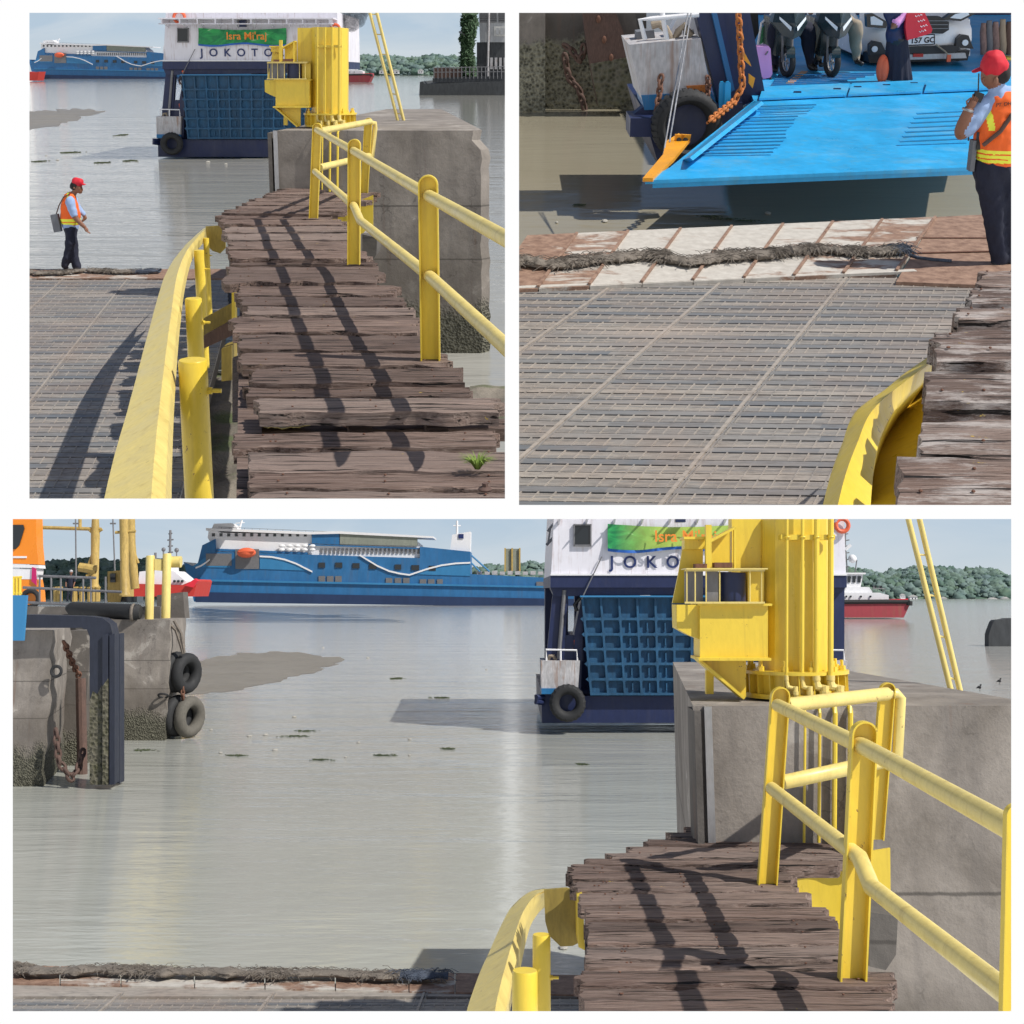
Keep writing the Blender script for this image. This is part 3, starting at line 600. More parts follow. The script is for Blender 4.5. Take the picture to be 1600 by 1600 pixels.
def crane(W, y, fn, where, df):
    Fm = Frame(W, y, fn); k = Fm.k(); t = thing(W, 'crane_column', Fm.p(1253, 1090), 'tall yellow steel hoist column with pipes and winch housing, %s' % where, 'crane')
    rc = 58 * k
    # column: twelve sided
    b = MB(); c0 = Fm.p(1255, 1052, 0); c1 = Fm.p(1255, 780, 0); b.tube([Vector((c0.x, y + rc, c0.z)), Vector((c1.x, y + rc, c1.z))], rc, 12); b.build('column', W, 'yellow', t, 12)
    b = MB(); Fm.rect(b, 1152, 780, 1202, 1030, rc * .9, rc * 1.5); b.build('mast', W, 'yellow', t)
    # base flange, ribs and lower ring
    cx = Vector((c0.x, y + rc, 0)); zf = Fm.p(1255, 1052).z; zl = Fm.p(1255, 1088).z; R1 = 84 * k
    b = MB(); b.tube([Vector((cx.x, cx.y, zf - .012)), Vector((cx.x, cx.y, zf + .012))], R1, 40); b.tube([Vector((cx.x, cx.y, zl - .02)), Vector((cx.x, cx.y, zl + .012))], R1 * .98, 40)
    b.tube([Vector((cx.x, cx.y, zl)), Vector((cx.x, cx.y, zf))], R1 * .84, 32); fl = b.build('flange', W, 'yellow', t)
    b = MB()
    for i in range(22):
        w = 2 * math.pi * i / 22; d = Vector((math.cos(w), math.sin(w), 0)); q = cx + d * R1 * .9; rot = Matrix.Rotation(w, 3, 'Z')
        b.box(Vector((q.x - R1 * .07, q.y - .004, zl)), Vector((q.x + R1 * .07, q.y + .004, zf)), 0, rot)
    b.build('stiffener', W, 'yellow', fl)
    for i in range(11):
        w = 2 * math.pi * (i + .5) / 11; q = cx + Vector((math.cos(w), math.sin(w), 0)) * R1 * .87
        b = MB(); b.tube([Vector((q.x, q.y, zf + .012)), Vector((q.x, q.y, zf + .045))], .026, 6); b.tube([Vector((q.x, q.y, zf + .045)), Vector((q.x, q.y, zf + .085))], .012, 8); b.build('bolt', W, 'yellow', fl)
    # hydraulic pipes with elbows and their runs down the block
    for (u, r_, ul) in ((1225, .011, 1238), (1249, .013, 1260), (1271, .02, 1283), (1293, .021, 1306)):
        dz = -.085; b = MB()
        Fm.tube(b, [(u + 1, 780, dz), (u, 1062, dz)], r_, 10); pp = b.build('pipe', W, 'yellow', t)
        b = MB(); Fm.tube(b, [(u, 1054, dz), (u, 1062, dz)], r_ * 1.5, 12); Fm.tube(b, [(u, 1062, dz), (u + 2, 1072, dz), (ul - 3, 1074, dz - .01), (ul, 1072, dz - .02), (ul + 1, 1090, dz - .03)], [r_ * 1.25, r_ * 1.7, r_ * 1.3, r_ * 1.7, r_ * 1.2], 10)
        Fm.tube(b, [(ul, 1078, dz - .03), (ul, 1084, dz - .03)], r_ * 1.9, 8); b.build('elbow', W, 'yellow_pale', pp)
        b = MB(); Fm.tube(b, [(ul + 1, 1086, dz - .03), (ul + 1, 1093, dz - .06), (ul + 1, 1099, df + .02), (ul + 1, 1106, df), (ul - 1, 1300, df)], r_ * .85, 8); b.build('down_pipe', W, 'yellow', pp)
    b = MB(); Fm.rect(b, 1217, 836, 1301, 844, -.075, .02); br = b.build('pipe_clamp', W, 'yellow', t)
    b = MB()
    for u in (1225, 1249, 1271, 1293): b.torus(Fm.p(u + 1, 840, -.085), Z, .022, .005, 16, 6)
    b.build('ring', W, 'yellow', br)
    # winch housing
    b = MB(); Fm.rect(b, 1093, 945, 1199, 1030, -.02, .3); hs = b.build('housing', W, 'yellow', t)
    b = MB(); Fm.rect(b, 1090, 943, 1204, 946.5, -.06, .34); Fm.rect(b, 1088, 1027, 1200, 1031, -.12, .3); b.build('ledge', W, 'yellow', hs)
    b = MB(); Fm.pr(b, [(1057, 945), (1058, 982), (1076, 992), (1093, 999), (1093, 945)], .02, .28); Fm.pr(b, [(1057, 943), (1066, 900), (1073, 858), (1073, 842), (1106, 842), (1106, 885), (1106, 943)], .24, .28); b.build('side_pod', W, 'yellow', hs)
    b = MB(); Fm.rect(b, 1070, 838, 1106, 842, .05, .3); Fm.rect(b, 1073, 842, 1105, 857, .12, .24); Fm.rect(b, 1103, 820, 1112, 888, -.0, .06)
    Fm.pr(b, [(1112, 842), (1150, 822), (1150, 826), (1112, 847)], 0, .25); Fm.rect(b, 1147, 823, 1150, 890, 0, .04); Fm.pr(b, [(1112, 843), (1150, 824), (1150, 888), (1112, 888)], .25, .28); b.build('gusset', W, 'yellow', hs)
    b = MB(); Fm.pr(b, [(1092, 1031), (1168, 1031), (1168, 1090), (1160, 1090)], .06, .1); b.build('web_plate', W, 'yellow', hs)
    b = MB(); Fm.pr(b, [(1089, 1031), (1093, 1029), (1163, 1089), (1160, 1092)], -.05, .2); Fm.rect(b, 1110, 1050, 1122, 1088, .2, .26); b.build('brace', W, 'yellow', hs)
    # cage and drum
    cg = MB()
    for a in ((1068, 890, 1192, 893), (1068, 940, 1192, 943)): Fm.rect(cg, *a, -.08, -.06)
    for u in (1071, 1084, 1101, 1122, 1169, 1187): Fm.tube(cg, [(u, 891, -.07), (u, 942, -.07)], 1.1 * k, 6)
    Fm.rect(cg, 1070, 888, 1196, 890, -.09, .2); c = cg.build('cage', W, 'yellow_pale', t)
    b = MB(); q0 = Fm.p(1147, 894, .1); q1 = Fm.p(1147, 941, .1); b.tube([q0, q1], 22 * k, 24); b.build('drum', W, 'navy', c)
    b = MB(); Fm.rect(b, 1104, 892, 1122, 942, 0, .05); Fm.rect(b, 1072, 892, 1100, 942, .05, .1); b.build('grey_plate', W, 'grey_steel', c)
    b = MB(); Fm.rect(b, 1086, 881, 1104, 889, -.02, .1); Fm.rect(b, 1116, 879, 1144, 887, -.02, .1); b.build('motor', W, 'rust', c)
    b = MB(); Fm.rect(b, 1172, 893, 1198, 942, .1, .14); b.build('back_plate', W, 'yellow', c)
    return t
crane(C, 9.45, IDC, 'lower view', -.385)
crane(A, 19.7, CRANE_A, 'upper left view', -.74)

def ladder(W, y, a0, a1, b0, b1, n, rad, where):
    t = thing(W, 'ladder', W.d(*a1, y), 'long yellow pipe ladder leaning out of frame, foot on the concrete block, %s' % where, 'ladder')
    P = [W.d(*q, y) for q in (a0, a1, b0, b1)]
    for i in (0, 2):
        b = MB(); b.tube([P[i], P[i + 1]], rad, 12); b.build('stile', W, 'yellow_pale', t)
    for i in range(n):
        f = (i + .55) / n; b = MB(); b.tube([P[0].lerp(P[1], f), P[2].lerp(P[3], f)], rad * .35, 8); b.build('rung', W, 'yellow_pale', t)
ladder(C, 11.2, (1409, 770), (1488, 1088), (1427, 770), (1503, 1092), 5, .024, 'lower view')
ladder(A, 23.0, (574, 5), (622, 190), (585, 5), (632, 193), 6, .028, 'upper left view')

# ------------------------------------------------------------------ walkways of worn planks
def walkway(W, z, rows, where, wood='wood', seed=1, thick=.07):
    rnd = random.Random(seed); t = thing(W, 'plank_walkway', W.g((rows[-1][2] + rows[-1][3]) / 2, rows[-1][0], z), 'weathered wooden plank walkway with ragged ends, %s' % where, 'walkway')
    b = MB()
    for row in rows:
        va, vb, uL, uR = row[:4]; dz = row[4] if len(row) > 4 else rnd.uniform(-.018, .016); sl = row[5] if len(row) > 5 else rnd.uniform(-2, 2); r = rnd.random()
        zz = z + dz; gap = min(2.6, (vb - va) * .10); N = 9; top = []
        mid = (uL + uR) / 2
        def pt(u, v): return W.g(u, v + sl * (u - mid) / 300., zz)
        left = [pt(uL + (rnd.uniform(-1, 1) ** 3 * 11 if 0 < i < N else 0) + rnd.uniform(0, 3.5), va + gap + (vb - va - 2 * gap) * i / N) for i in range(N + 1)]
        right = [pt(uR + (rnd.uniform(-1, 1) ** 3 * 14 if 0 < i < N else 0) - rnd.uniform(0, 4.5), va + gap + (vb - va - 2 * gap) * i / N) for i in range(N + 1)]
        S = 26; vs = []
        ph = rnd.uniform(0, 50)
        for i in range(N + 1):
            for j in range(S + 1):
                q = left[i].lerp(right[i], j / S)
                e = abs(2 * i / N - 1); wob = noise.noise(Vector((q.x * 5, ph, i * .0 + (3 if i > N / 2 else 0)))) 
                if e > .99: q = q + Vector((0, wob * .016 * (W.g(mid, va, z).y - W.g(mid, vb, z).y) / .12, -.006))
                q = q + Z * (noise.noise(Vector((q.x * 1.2, ph, 0))) * .012 + noise.noise(Vector((q.x * 6, q.y * 22, ph))) * .006)
                vs.append(q)
        lo = [q - Z * thick for q in vs]; n = len(vs); fs = []
        for i in range(N):
            for j in range(S):
                a = i * (S + 1) + j; fs.append((a, a + 1, a + S + 2, a + S + 1))
        per = [j for j in range(S + 1)] + [i * (S + 1) + S for i in range(1, N + 1)] + [N * (S + 1) + j for j in range(S - 1, -1, -1)] + [i * (S + 1) for i in range(N - 1, 0, -1)]
        for a, c in zip(per, per[1:] + per[:1]): fs.append((a, c, c + n, a + n))
        fs.append(tuple(p + n for p in per)); b.add(vs + lo, fs, r)
        b.mi = 1
        for fx in (.12, .15, .5, .86):
            for fy in (.3, .7):
                if rnd.random() < .5: q = left[int(N * fy)].lerp(right[int(N * fy)], min(.97, max(.03, fx + rnd.uniform(-.02, .02)))) + Z * .006; b.ball(q, (.0065, .0065, .004), 6, 4)
        b.mi = 0
    b.build('decking', W, [wood, 'rust'], t, 40)
    return t

ZA = -1.7
rowsA = [(293, 299, 440, 500, 0, -3), (299, 304, 425, 590, 0, 2), (304, 309, 412, 580, 0, 1), (309, 314, 397, 575, 0, 0), (314, 320, 385, 552, 0, -1), (320, 325, 370, 545, 0, -2), (325, 330, 358, 540, 0, -2), (330, 333.5, 350, 520, .02, 4),
 (333.5, 342, 343, 517), (342, 352, 343, 535), (352, 363, 352, 548), (363, 375, 353, 556), (375, 390, 355, 557), (390, 405, 357, 575), (405, 413, 358, 584, -.04),
 (413, 443, 351, 592, .02, -1), (443, 462, 372, 617), (462, 478, 375, 632), (478, 492, 386, 650, -.01), (492, 520, 363, 655), (520, 548, 373, 662), (548, 572, 376, 700), (572, 600, 392, 727), (600, 619, 386, 735), (619, 646, 403, 781, .03, -1),
 (655, 672, 398, 792, -.13, -3), (672, 700, 365, 776, -.05, -3), (700, 736, 387, 830, 0, -3), (736, 764, 388, 830), (764, 800, 391, 830, 0, 2)]
wkA = walkway(A, ZA, rowsA, 'upper left view', 'wood', 5)
ZC = -1.64
rowsC = [(1272, 1283, 1110, 1200, 0, 2), (1283, 1292, 1088, 1335, 0, 4), (1292, 1301, 1068, 1365, 0, 5), (1301, 1311, 1045, 1395, 0, 4), (1311, 1321, 1012, 1345, 0, 2), (1321, 1331, 985, 1345, 0, 2), (1331, 1341, 955, 1335, 0, 0), (1341, 1351, 912, 1312, .015, 3),
 (1352, 1363, 893, 1190, 0, 4), (1363, 1376, 893, 1238, 0, 3), (1376, 1392, 900, 1243, 0, 2), (1392, 1413, 905, 1262), (1413, 1437, 913, 1292), (1437, 1452, 918, 1310), (1452, 1475, 918, 1320), (1475, 1497, 915, 1320, 0, 1), (1497, 1512, 921, 1322, -.03, 1), (1514, 1541, 906, 1398, .01, 1), (1541, 1600, 912, 1396, 0, 1)]
wkC = walkway(C, ZC, rowsC, 'lower view', 'wood', 6, .07)
ZB = -1.62
rowsB = [(418, 446, 1533, 1640, 0, 2), (446, 474, 1518, 1640, 0, 2), (476, 502, 1497, 1640, 0, 1), (511, 564, 1460, 1640, .02, 3), (577, 630, 1443, 1640, -.01, 0), (651, 712, 1440, 1640, 0, 0), (714, 800, 1402, 1640, .03, 3)]
wkB = walkway(B, ZB, rowsB, 'upper right view', 'wood_white', 8, .1)

def beams(W, t, z, segs, mat='wood', th=.14, key='beam'):
    for (p0, p1, w) in segs:
        a = W.g(*p0, z); c = W.g(*p1, z); d = (c - a).normalized(); s = Vector((d.y, -d.x, 0)) * w
        b = MB(); b.prism([a - s, a + s, c + s, c - s], (0, 0, -th), .5); b.build(key, W, mat, t)
beams(A, wkA, ZA - .09, [((392, 800), (385, 345), .06), ((600, 800), (470, 335), .06), ((700, 700), (510, 345), .05)], 'wood', .22)
beams(C, wkC, ZC - .09, [((935, 1600), (925, 1370), .05), ((1230, 1600), (1160, 1330), .05)], 'wood', .2)
beams(B, wkB, ZB - .115, [((1480, 800), (1520, 500), .07), ((1700, 800), (1650, 440), .07)], 'rust', .2)

# grass tuft on the planks and a bolt
def tuft(W, p, h, n, label):
    b = MB(); rnd = random.Random(3)
    for i in range(n):
        w = rnd.uniform(0, 6.28); l = h * rnd.uniform(.5, 1.1); d = Vector((math.cos(w), math.sin(w) * .7, 0)); s = Vector((-d.y, d.x, 0)) * .004
        q0 = p + d * .01; q1 = p + d * l * .45 + Z * l * .5; q2 = p + d * l * .95 + Z * l * rnd.uniform(.35, .8)
        b.add([q0 - s, q0 + s, q1 + s * .8, q1 - s * .8, q2], [(0, 1, 2, 3), (3, 2, 4)])
    o = b.build('grass_tuft', W, 'grass'); tag(o, label, 'grass tuft')
tuft(A, A.g(746, 733, ZA + .01), .10, 110, 'small green grass tuft sprouting between planks, upper left view')
b = MB(); p = A.g(758, 764, ZA + .015); b.ball(p, (.03, .03, .012), 10, 6); b.tube([p, p + Z * .025], .013, 6); b.build('bolt', A, 'wreck_wood', wkA)
b = MB(); p = A.g(532, 663, ZA - .11); b.tube([A.g(522, 659, ZA - .11), A.g(543, 667, ZA - .11)], .008, 6); b.build('nail', A, 'rust', wkA)
b = MB(); vs = []
for i in range(40):
    a = i / 40 * 2 * math.pi; rr = 1 + .18 * math.sin(a * 9) + .12 * math.sin(a * 17 + 1); vs.append(A.g(441 + 42 * math.cos(a) * (1 + .1 * math.sin(5 * a)), 663 + 6.5 * math.sin(a) * rr, ZA - .108))
b.prism(vs, (0, 0, .004)); b.build('paint_patch', A, 'yellow_pale', wkA)

# ------------------------------------------------------------------ yellow pedestrian railings
def rail_post(W, u, vb, vt, w, z, t, y=None, ub=None, lean=None, side=-1):
    """channel post with rounded head: web plate and a raised rim; foot (u,vb), head (ut,vt)"""
    ut = u if lean is None else lean
    p0 = W.g(u, vb, z) if y is None else W.d(u, vb, y); p1 = W.d(ut, vt, p0.y); wd = (W.d(ut + w / 2, vt, p0.y) - p1).x
    n = 12; up = (p1 - p0); L = up.length; up.normalize(); cen = p1 - up * wd
    def outline(r):
        pts = [p0 - X * r, ]
        for i in range(n + 1): a = math.pi - math.pi * i / n; pts.append(cen + X * math.cos(a) * r + up * math.sin(a) * r)
        return pts + [p0 + X * r]
    o = outline(wd); q = outline(wd * .86); b = MB(); D = wd * .75
    b.prism(o, (0, wd * .25, 0))                     # web
    m = len(o); vs = [p + Y * (-D) for p in o] + [p + Y * (-D) for p in q] + [p for p in o] + [p for p in q]
    fs = []
    for i in range(m - 1): fs += [(i, i + 1, m + i + 1, m + i), (i, 2 * m + i, 2 * m + i + 1, i + 1), (m + i, m + i + 1, 3 * m + i + 1, 3 * m + i)]
    b.add(vs, fs); pst = b.build('post', W, 'yellow', t, 40)
    return p0.y
def px(W, u, v, y): return W.d(u, v, y)

tR = thing(A, 'pedestrian_railing', A.g(675, 560, ZA), 'yellow pipe railing with round headed posts along the planks, upper left view', 'railing')
y1 = rail_post(A, 673, 562, 273, 31, ZA, tR, lean=669); y2 = rail_post(A, 553, 413, 217, 20, ZA, tR, lean=554); y3 = rail_post(A, 490, 341, 192, 14, ZA, tR, lean=496); y4 = 18.3
rail_post(A, 569, 305, 184, 12, ZA, tR, y=y4, lean=576)
yr = 5.2
def rail(W, t, pts, r):
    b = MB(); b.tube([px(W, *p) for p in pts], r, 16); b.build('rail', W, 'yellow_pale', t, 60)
e = -.06
rail(A, tR, [(495, 203, y3 + e), (553, 236, y2 + e), (672, 307, y1 + e), (810, 384, yr)], .036)
rail(A, tR, [(492, 268, y3 + e), (553, 322, y2 + e), (563, 345, y2 - .6), (673, 433, y1 + e), (810, 560, yr)], .036)
rail(A, tR, [(500, 205, y3 + .1), (578, 190, y4 - .05)], .042); rail(A, tR, [(499, 262, y3 + .1), (550, 250, 17), (576, 243, y4)], .042)
rail(A, tR, [(576, 191, y4), (586, 193, y4 + .05), (586, 200, y4 + .05), (581, 245, y4 + .05), (574, 244, y4)], .035)
# side plate below the planks
def side_plate(W, z, poly, t, y0, th=.02):
    b = MB(); b.prism([px(W, u, v, y) for (u, v, y) in poly], (0, th, 0)); return b.build('side_plate', W, 'yellow', t)
side_plate(A, ZA, [(505, 338, 17.3), (545, 374, 17.3), (583, 357, 17.3), (583, 305, 17.3), (550, 318, 17.3)], wkA, 0)

tR = thing(C, 'pedestrian_railing', C.g(1332, 1530, ZC), 'yellow pipe railing with round headed posts beside the planks, lower view', 'railing')
yB1 = rail_post(C, 1330, 1533, 1126, 40, ZC, tR, lean=1349); yB2 = rail_post(C, 1198, 1381, 1073, 29, ZC, tR, lean=1219); yB3 = 8.7
rail_post(C, 1367, 1312, 1066, 24, ZC, tR, y=yB3, lean=1386); rail_post(C, 1578, 1640, 1255, 34, ZC, tR, y=4.0, lean=1586)
rail(C, tR, [(1215, 1102, yB2 + e), (1340, 1163, yB1 + .02), (1352, 1168, yB1 - .06), (1590, 1300, 4.0)], .037)
rail(C, tR, [(1206, 1232, yB2 + e), (1325, 1326, yB1 + .03), (1343, 1340, yB1 - .06), (1362, 1386, yB1 - .2), (1590, 1565, 4.0)], .037)
rail(C, tR, [(1228, 1102, yB2 + .1), (1386, 1084, yB3 - .05)], .042); rail(C, tR, [(1225, 1222, yB2 + .1), (1328, 1200, 8.0), (1380, 1190, yB3)], .042)
rail(C, tR, [(1386, 1083, yB3), (1401, 1084, yB3), (1407, 1090, yB3), (1402, 1190, yB3), (1385, 1195, yB3)], .035)
side_plate(C, ZC, [(1222, 1380, 8.65), (1310, 1452, 8.65), (1392, 1425, 8.65), (1391, 1325, 8.65), (1330, 1335, 8.65)], wkC, 0)
b = MB(); b.prism([C.d(u, v, 7.9) for u, v in ((1358, 1425), (1403, 1432), (1400, 1492), (1384, 1516), (1358, 1510))], (0, .6, 0)); tag(b.build('support_stub', C, 'concrete_dark'), 'short dark concrete stub under the yellow side plate, lower view', 'concrete stub')
b = MB(); b.prism([A.d(u, v, 15.3) for u, v in ((566, 366), (589, 372), (588, 398), (580, 410), (566, 408))], (0, .6, 0)); tag(b.build('support_stub', A, 'concrete_dark'), 'short dark concrete stub beside the railing post, upper left view', 'concrete stub')

# ------------------------------------------------------------------ crash barriers
def barrier(W, curves, mats, posts, label, name='crash_barrier', extra=None):
    t = thing(W, name, W.g(curves[0][0][0], curves[0][0][1], curves[0][0][2]), label, 'crash barrier')
    def smooth(c, n=40):
        pts = [W.g(*q) for q in c]; res = []
        for i in range(n + 1):
            s = i / n * (len(pts) - 1); k = min(int(s), len(pts) - 2); f = s - k
            p0 = pts[max(k - 1, 0)]; p1 = pts[k]; p2 = pts[k + 1]; p3 = pts[min(k + 2, len(pts) - 1)]
            res.append(.5 * ((2 * p1) + (p2 - p0) * f + (2 * p0 - 5 * p1 + 4 * p2 - p3) * f * f + (3 * p1 - p0 - 3 * p2 + p3) * f ** 3))
        return res
    cs = [smooth(c) for c in curves]; n = 40; m = 5
    b = MB()
    prof = []
    for a, c in zip(cs, cs[1:]):
        for j in range(m): prof.append([a[i].lerp(c[i], j / m) for i in range(n + 1)])
    prof.append(cs[-1])
    vs = []; K = len(prof)
    for i in range(n + 1):
        for j in range(K): vs.append(prof[j][i] + Z * (.006 * noise.noise(prof[j][i] * 3)))
    fs = [(i * K + j, i * K + j + 1, (i + 1) * K + j + 1, (i + 1) * K + j) for i in range(n) for j in range(K - 1)]
    o = len(vs); vs2 = [v - Z * .008 - X * .002 for v in vs]; b.add(vs + vs2, fs + [tuple(x + o for x in reversed(f)) for f in fs]); b.build('beam', W, mats, t, 30)
    for (u, v, w, z0, z1, y) in posts:
        p = W.d(u, v, y); r = (W.d(u + w / 2, v, y) - p).x; b = MB()
        b.tube([Vector((p.x, y, z1)), Vector((p.x, y, p.z - .01)), Vector((p.x, y, p.z))], [r, r, r * .93], 28); ps = b.build('post', W, 'yellow', t, 40)
        b = MB(); q = Vector((p.x + r * .9, y, p.z - .22)); b.tube([q - X * r * .2, q + X * r * .35], r * .28, 6); b.tube([q, q + X * r * 1.0], r * .16, 8); b.build('bolt', W, 'yellow', ps)
    return t
def curve(zs, pts): return [(u, v, zs) for u, v in pts]
zt = -1.98
barrier(A, [curve(-2.34, [(165, 800), (176, 740), (203, 650), (231, 545), (257, 450), (283, 400), (317, 368)]),
            curve(-2.08, [(158, 800), (178, 715), (205, 620), (233, 515), (258, 430), (286, 387), (318, 357)]),
            curve(-1.97, [(235, 800), (241, 715), (252, 610), (266, 500), (278, 425), (297, 384), (325, 354)]),
            curve(-2.03, [(258, 800), (261, 715), (267, 612), (277, 505), (288, 432), (301, 391), (328, 358)]),
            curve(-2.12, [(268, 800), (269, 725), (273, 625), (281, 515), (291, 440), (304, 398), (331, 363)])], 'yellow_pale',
        [(301, 562, 45, 0, -3.5, 8.6), (302, 466, 26, 0, -3.5, 11.2), (311, 391, 16, 0, -3.4, 14.6), (322, 372, 9, 0, -3.4, 16.0)], 'curved yellow crash barrier with round posts between ramp and planks, upper left view')
b = MB(); b.prism([A.d(u, v, 16.2) for u, v in [(321, 354), (352, 352), (352, 388), (344, 396), (332, 392), (324, 384)]], (0, .03, 0)); o = b.build('end_plate', A, 'olive'); tag(o, 'dark olive bent end plate at the head of the barrier, upper left view', 'steel plate')
barrier(C, [curve(-2.3, [(722, 1640), (742, 1570), (768, 1500), (800, 1430), (828, 1402), (850, 1394)]),
            curve(-2.1, [(715, 1640), (735, 1560), (762, 1492), (796, 1422), (826, 1395), (850, 1388)]),
            curve(-2.0, [(765, 1640), (777, 1560), (794, 1495), (815, 1430), (834, 1402), (856, 1391)]),
            curve(-2.07, [(785, 1640), (792, 1570), (806, 1505), (822, 1442), (838, 1412), (860, 1396)]),
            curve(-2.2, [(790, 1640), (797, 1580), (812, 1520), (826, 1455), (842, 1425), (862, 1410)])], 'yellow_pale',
        [(820, 1516, 40, 0, -3.4, 6.2), (846, 1460, 28, 0, -3.4, 7.6)], 'curved yellow crash barrier with round posts at the ramp corner, lower view')
b = MB(); b.prism([C.d(u, v, 7.9) for u, v in [(850, 1391), (885, 1388), (907, 1394), (910, 1470), (895, 1478), (876, 1479), (858, 1462), (852, 1440)]], (0, .03, 0)); o = b.build('end_plate', C, 'olive'); tag(o, 'dark olive bent end plate at the head of the barrier, lower view', 'steel plate')
b = MB(); b.prism([C.d(u, v, 7.6) for u, v in [(903, 1405), (911, 1402), (914, 1485), (904, 1480)]], (0, .3, 0)); o = b.build('yellow_bracket', C, 'yellow'); tag(o, 'narrow yellow bracket under the plank ends, lower view', 'bracket')
barrier(B, [curve(-2.15, [(1284, 830), (1300, 755), (1318, 705), (1337, 655), (1386, 614), (1420, 587), (1454, 562)]),
            curve(-1.95, [(1277, 830), (1297, 745), (1316, 692), (1336, 645), (1385, 606), (1420, 578), (1456, 555)]),
            curve(-1.86, [(1300, 830), (1320, 745), (1340, 690), (1360, 645), (1398, 609), (1428, 585), (1462, 558)]),
            curve(-1.95, [(1358, 830), (1364, 745), (1374, 690), (1392, 650), (1410, 627), (1440, 597), (1468, 564)]),
            curve(-2.2, [(1352, 830), (1362, 755), (1378, 700), (1402, 655), (1425, 628), (1448, 600), (1470, 570)]),
            curve(-2.08, [(1405, 830), (1416, 755), (1438, 700), (1450, 655), (1456, 628), (1466, 600), (1479, 574)])], 'yellow',
        [], 'bent yellow crash barrier folding under the plank ends, upper right view')

# ------------------------------------------------------------------ steel ramp decks
def deck(W, z, vpu, quad, per_row, per_tick, label, flip=0.0, seams=(), plates=None):
    """quad = u range at the near edge line, v_far; grating rows run across, ticks along the ramp's axis"""
    t = thing(W, 'loading_ramp', W.g((quad[0] + quad[1]) / 2, quad[3], z), label, 'loading ramp')
    ax = W.ray(vpu, W.hor); ax = Vector((ax.x, ax.y, 0)).normalized()
    k = ax.x / ax.y; tilt = flip                    # lateral drift per metre ahead; rows turn by tilt
    u0, u1, vf, vn = quad
    y0 = W.g(800, vn, z).y; y1 = W.g(800, vf, z).y
    def P(a, s, dz=0): return Vector((a + k * s, s + tilt * a, z + dz))       # a across, s ahead
    xs = []
    for u, v in ((u0, vn), (u1, vn), (u0, vf), (u1, vf)):
        q = W.g(u, v, z); xs.append(q.x - k * q.y)
    a0, a1 = min(xs) - .4, max(xs) + .4
    def cell(b, a_, b_, s0, s1, d0, d1, r):
        q = [P(a_, s0, d1), P(b_, s0, d1), P(b_, s1, d1), P(a_, s1, d1)]
        b.prism(q, (0, 0, d0 - d1), r)
    return t, P, cell, a0, a1, y0, y1, k
def grating(W, z, vpu, quad, pr, ptk, label, tilt, seam_a, seed=2, amax=None):
    rnd = random.Random(seed); t, P, cell, a0, a1, y0, y1, k = deck(W, z, vpu, quad, pr, ptk, label, tilt)
    if amax is not None: a1 = min(a1, amax)
    b = MB(); cell(b, a0, a1, y0 - .3, y1, -.2, -.03, 0); b.build('deck_plate', W, 'deck_base', t)
    b = MB(); s = y0 - .2; i = 0
    u0, u1 = quad[0], quad[1]
    while s < y1 - pr:
        # wide smooth strip, then three slats with weld ticks
        q0 = W.ray(u0 - 30, W.hor).x / W.ray(800, W.hor).y * s * 1.15 - k * s; q1 = W.ray(u1 + 30, W.hor).x / W.ray(800, W.hor).y * s * 1.15 - k * s
        A0, A1 = max(a0, q0), min(a1, q1)
        heavy = (i % 7 == 3)
        nseg = 5; cuts = [A0 + (A1 - A0) * j / nseg for j in range(nseg + 1)]
        for c0, c1 in zip(cuts, cuts[1:]):
            cell(b, c0, c1, s, s + pr * .36, -.03, .002 + rnd.uniform(0, .002), rnd.uniform(0, .55) if not heavy else .9)
            for q_ in (.43, .53, .63, .73, .83): cell(b, c0, c1, s + pr * q_, s + pr * (q_ + .088), -.03, .001, rnd.uniform(.4, 1))
        a = math.floor(A0 / ptk) * ptk
        while a < A1:
            cell(b, a, a + ptk * .085, s + pr * (.36 if not heavy else 0), s + pr * .985, -.02, .006, rnd.uniform(.6, 1)); a += ptk
        s += pr; i += 1
    b.build('grating', W, 'deck', t, 20)
    for a in seam_a:
        b = MB(); cell(b, a, a + .022, y0 - .2, y1, -.02, .010, 1); cell(b, a + .034, a + .042, y0 - .2, y1, -.02, .008, .4); b.build('seam', W, 'deck', t)
    return t, P, cell, k
def a_of(W, z, k, u, v): q = W.g(u, v, z); return q.x - k * q.y

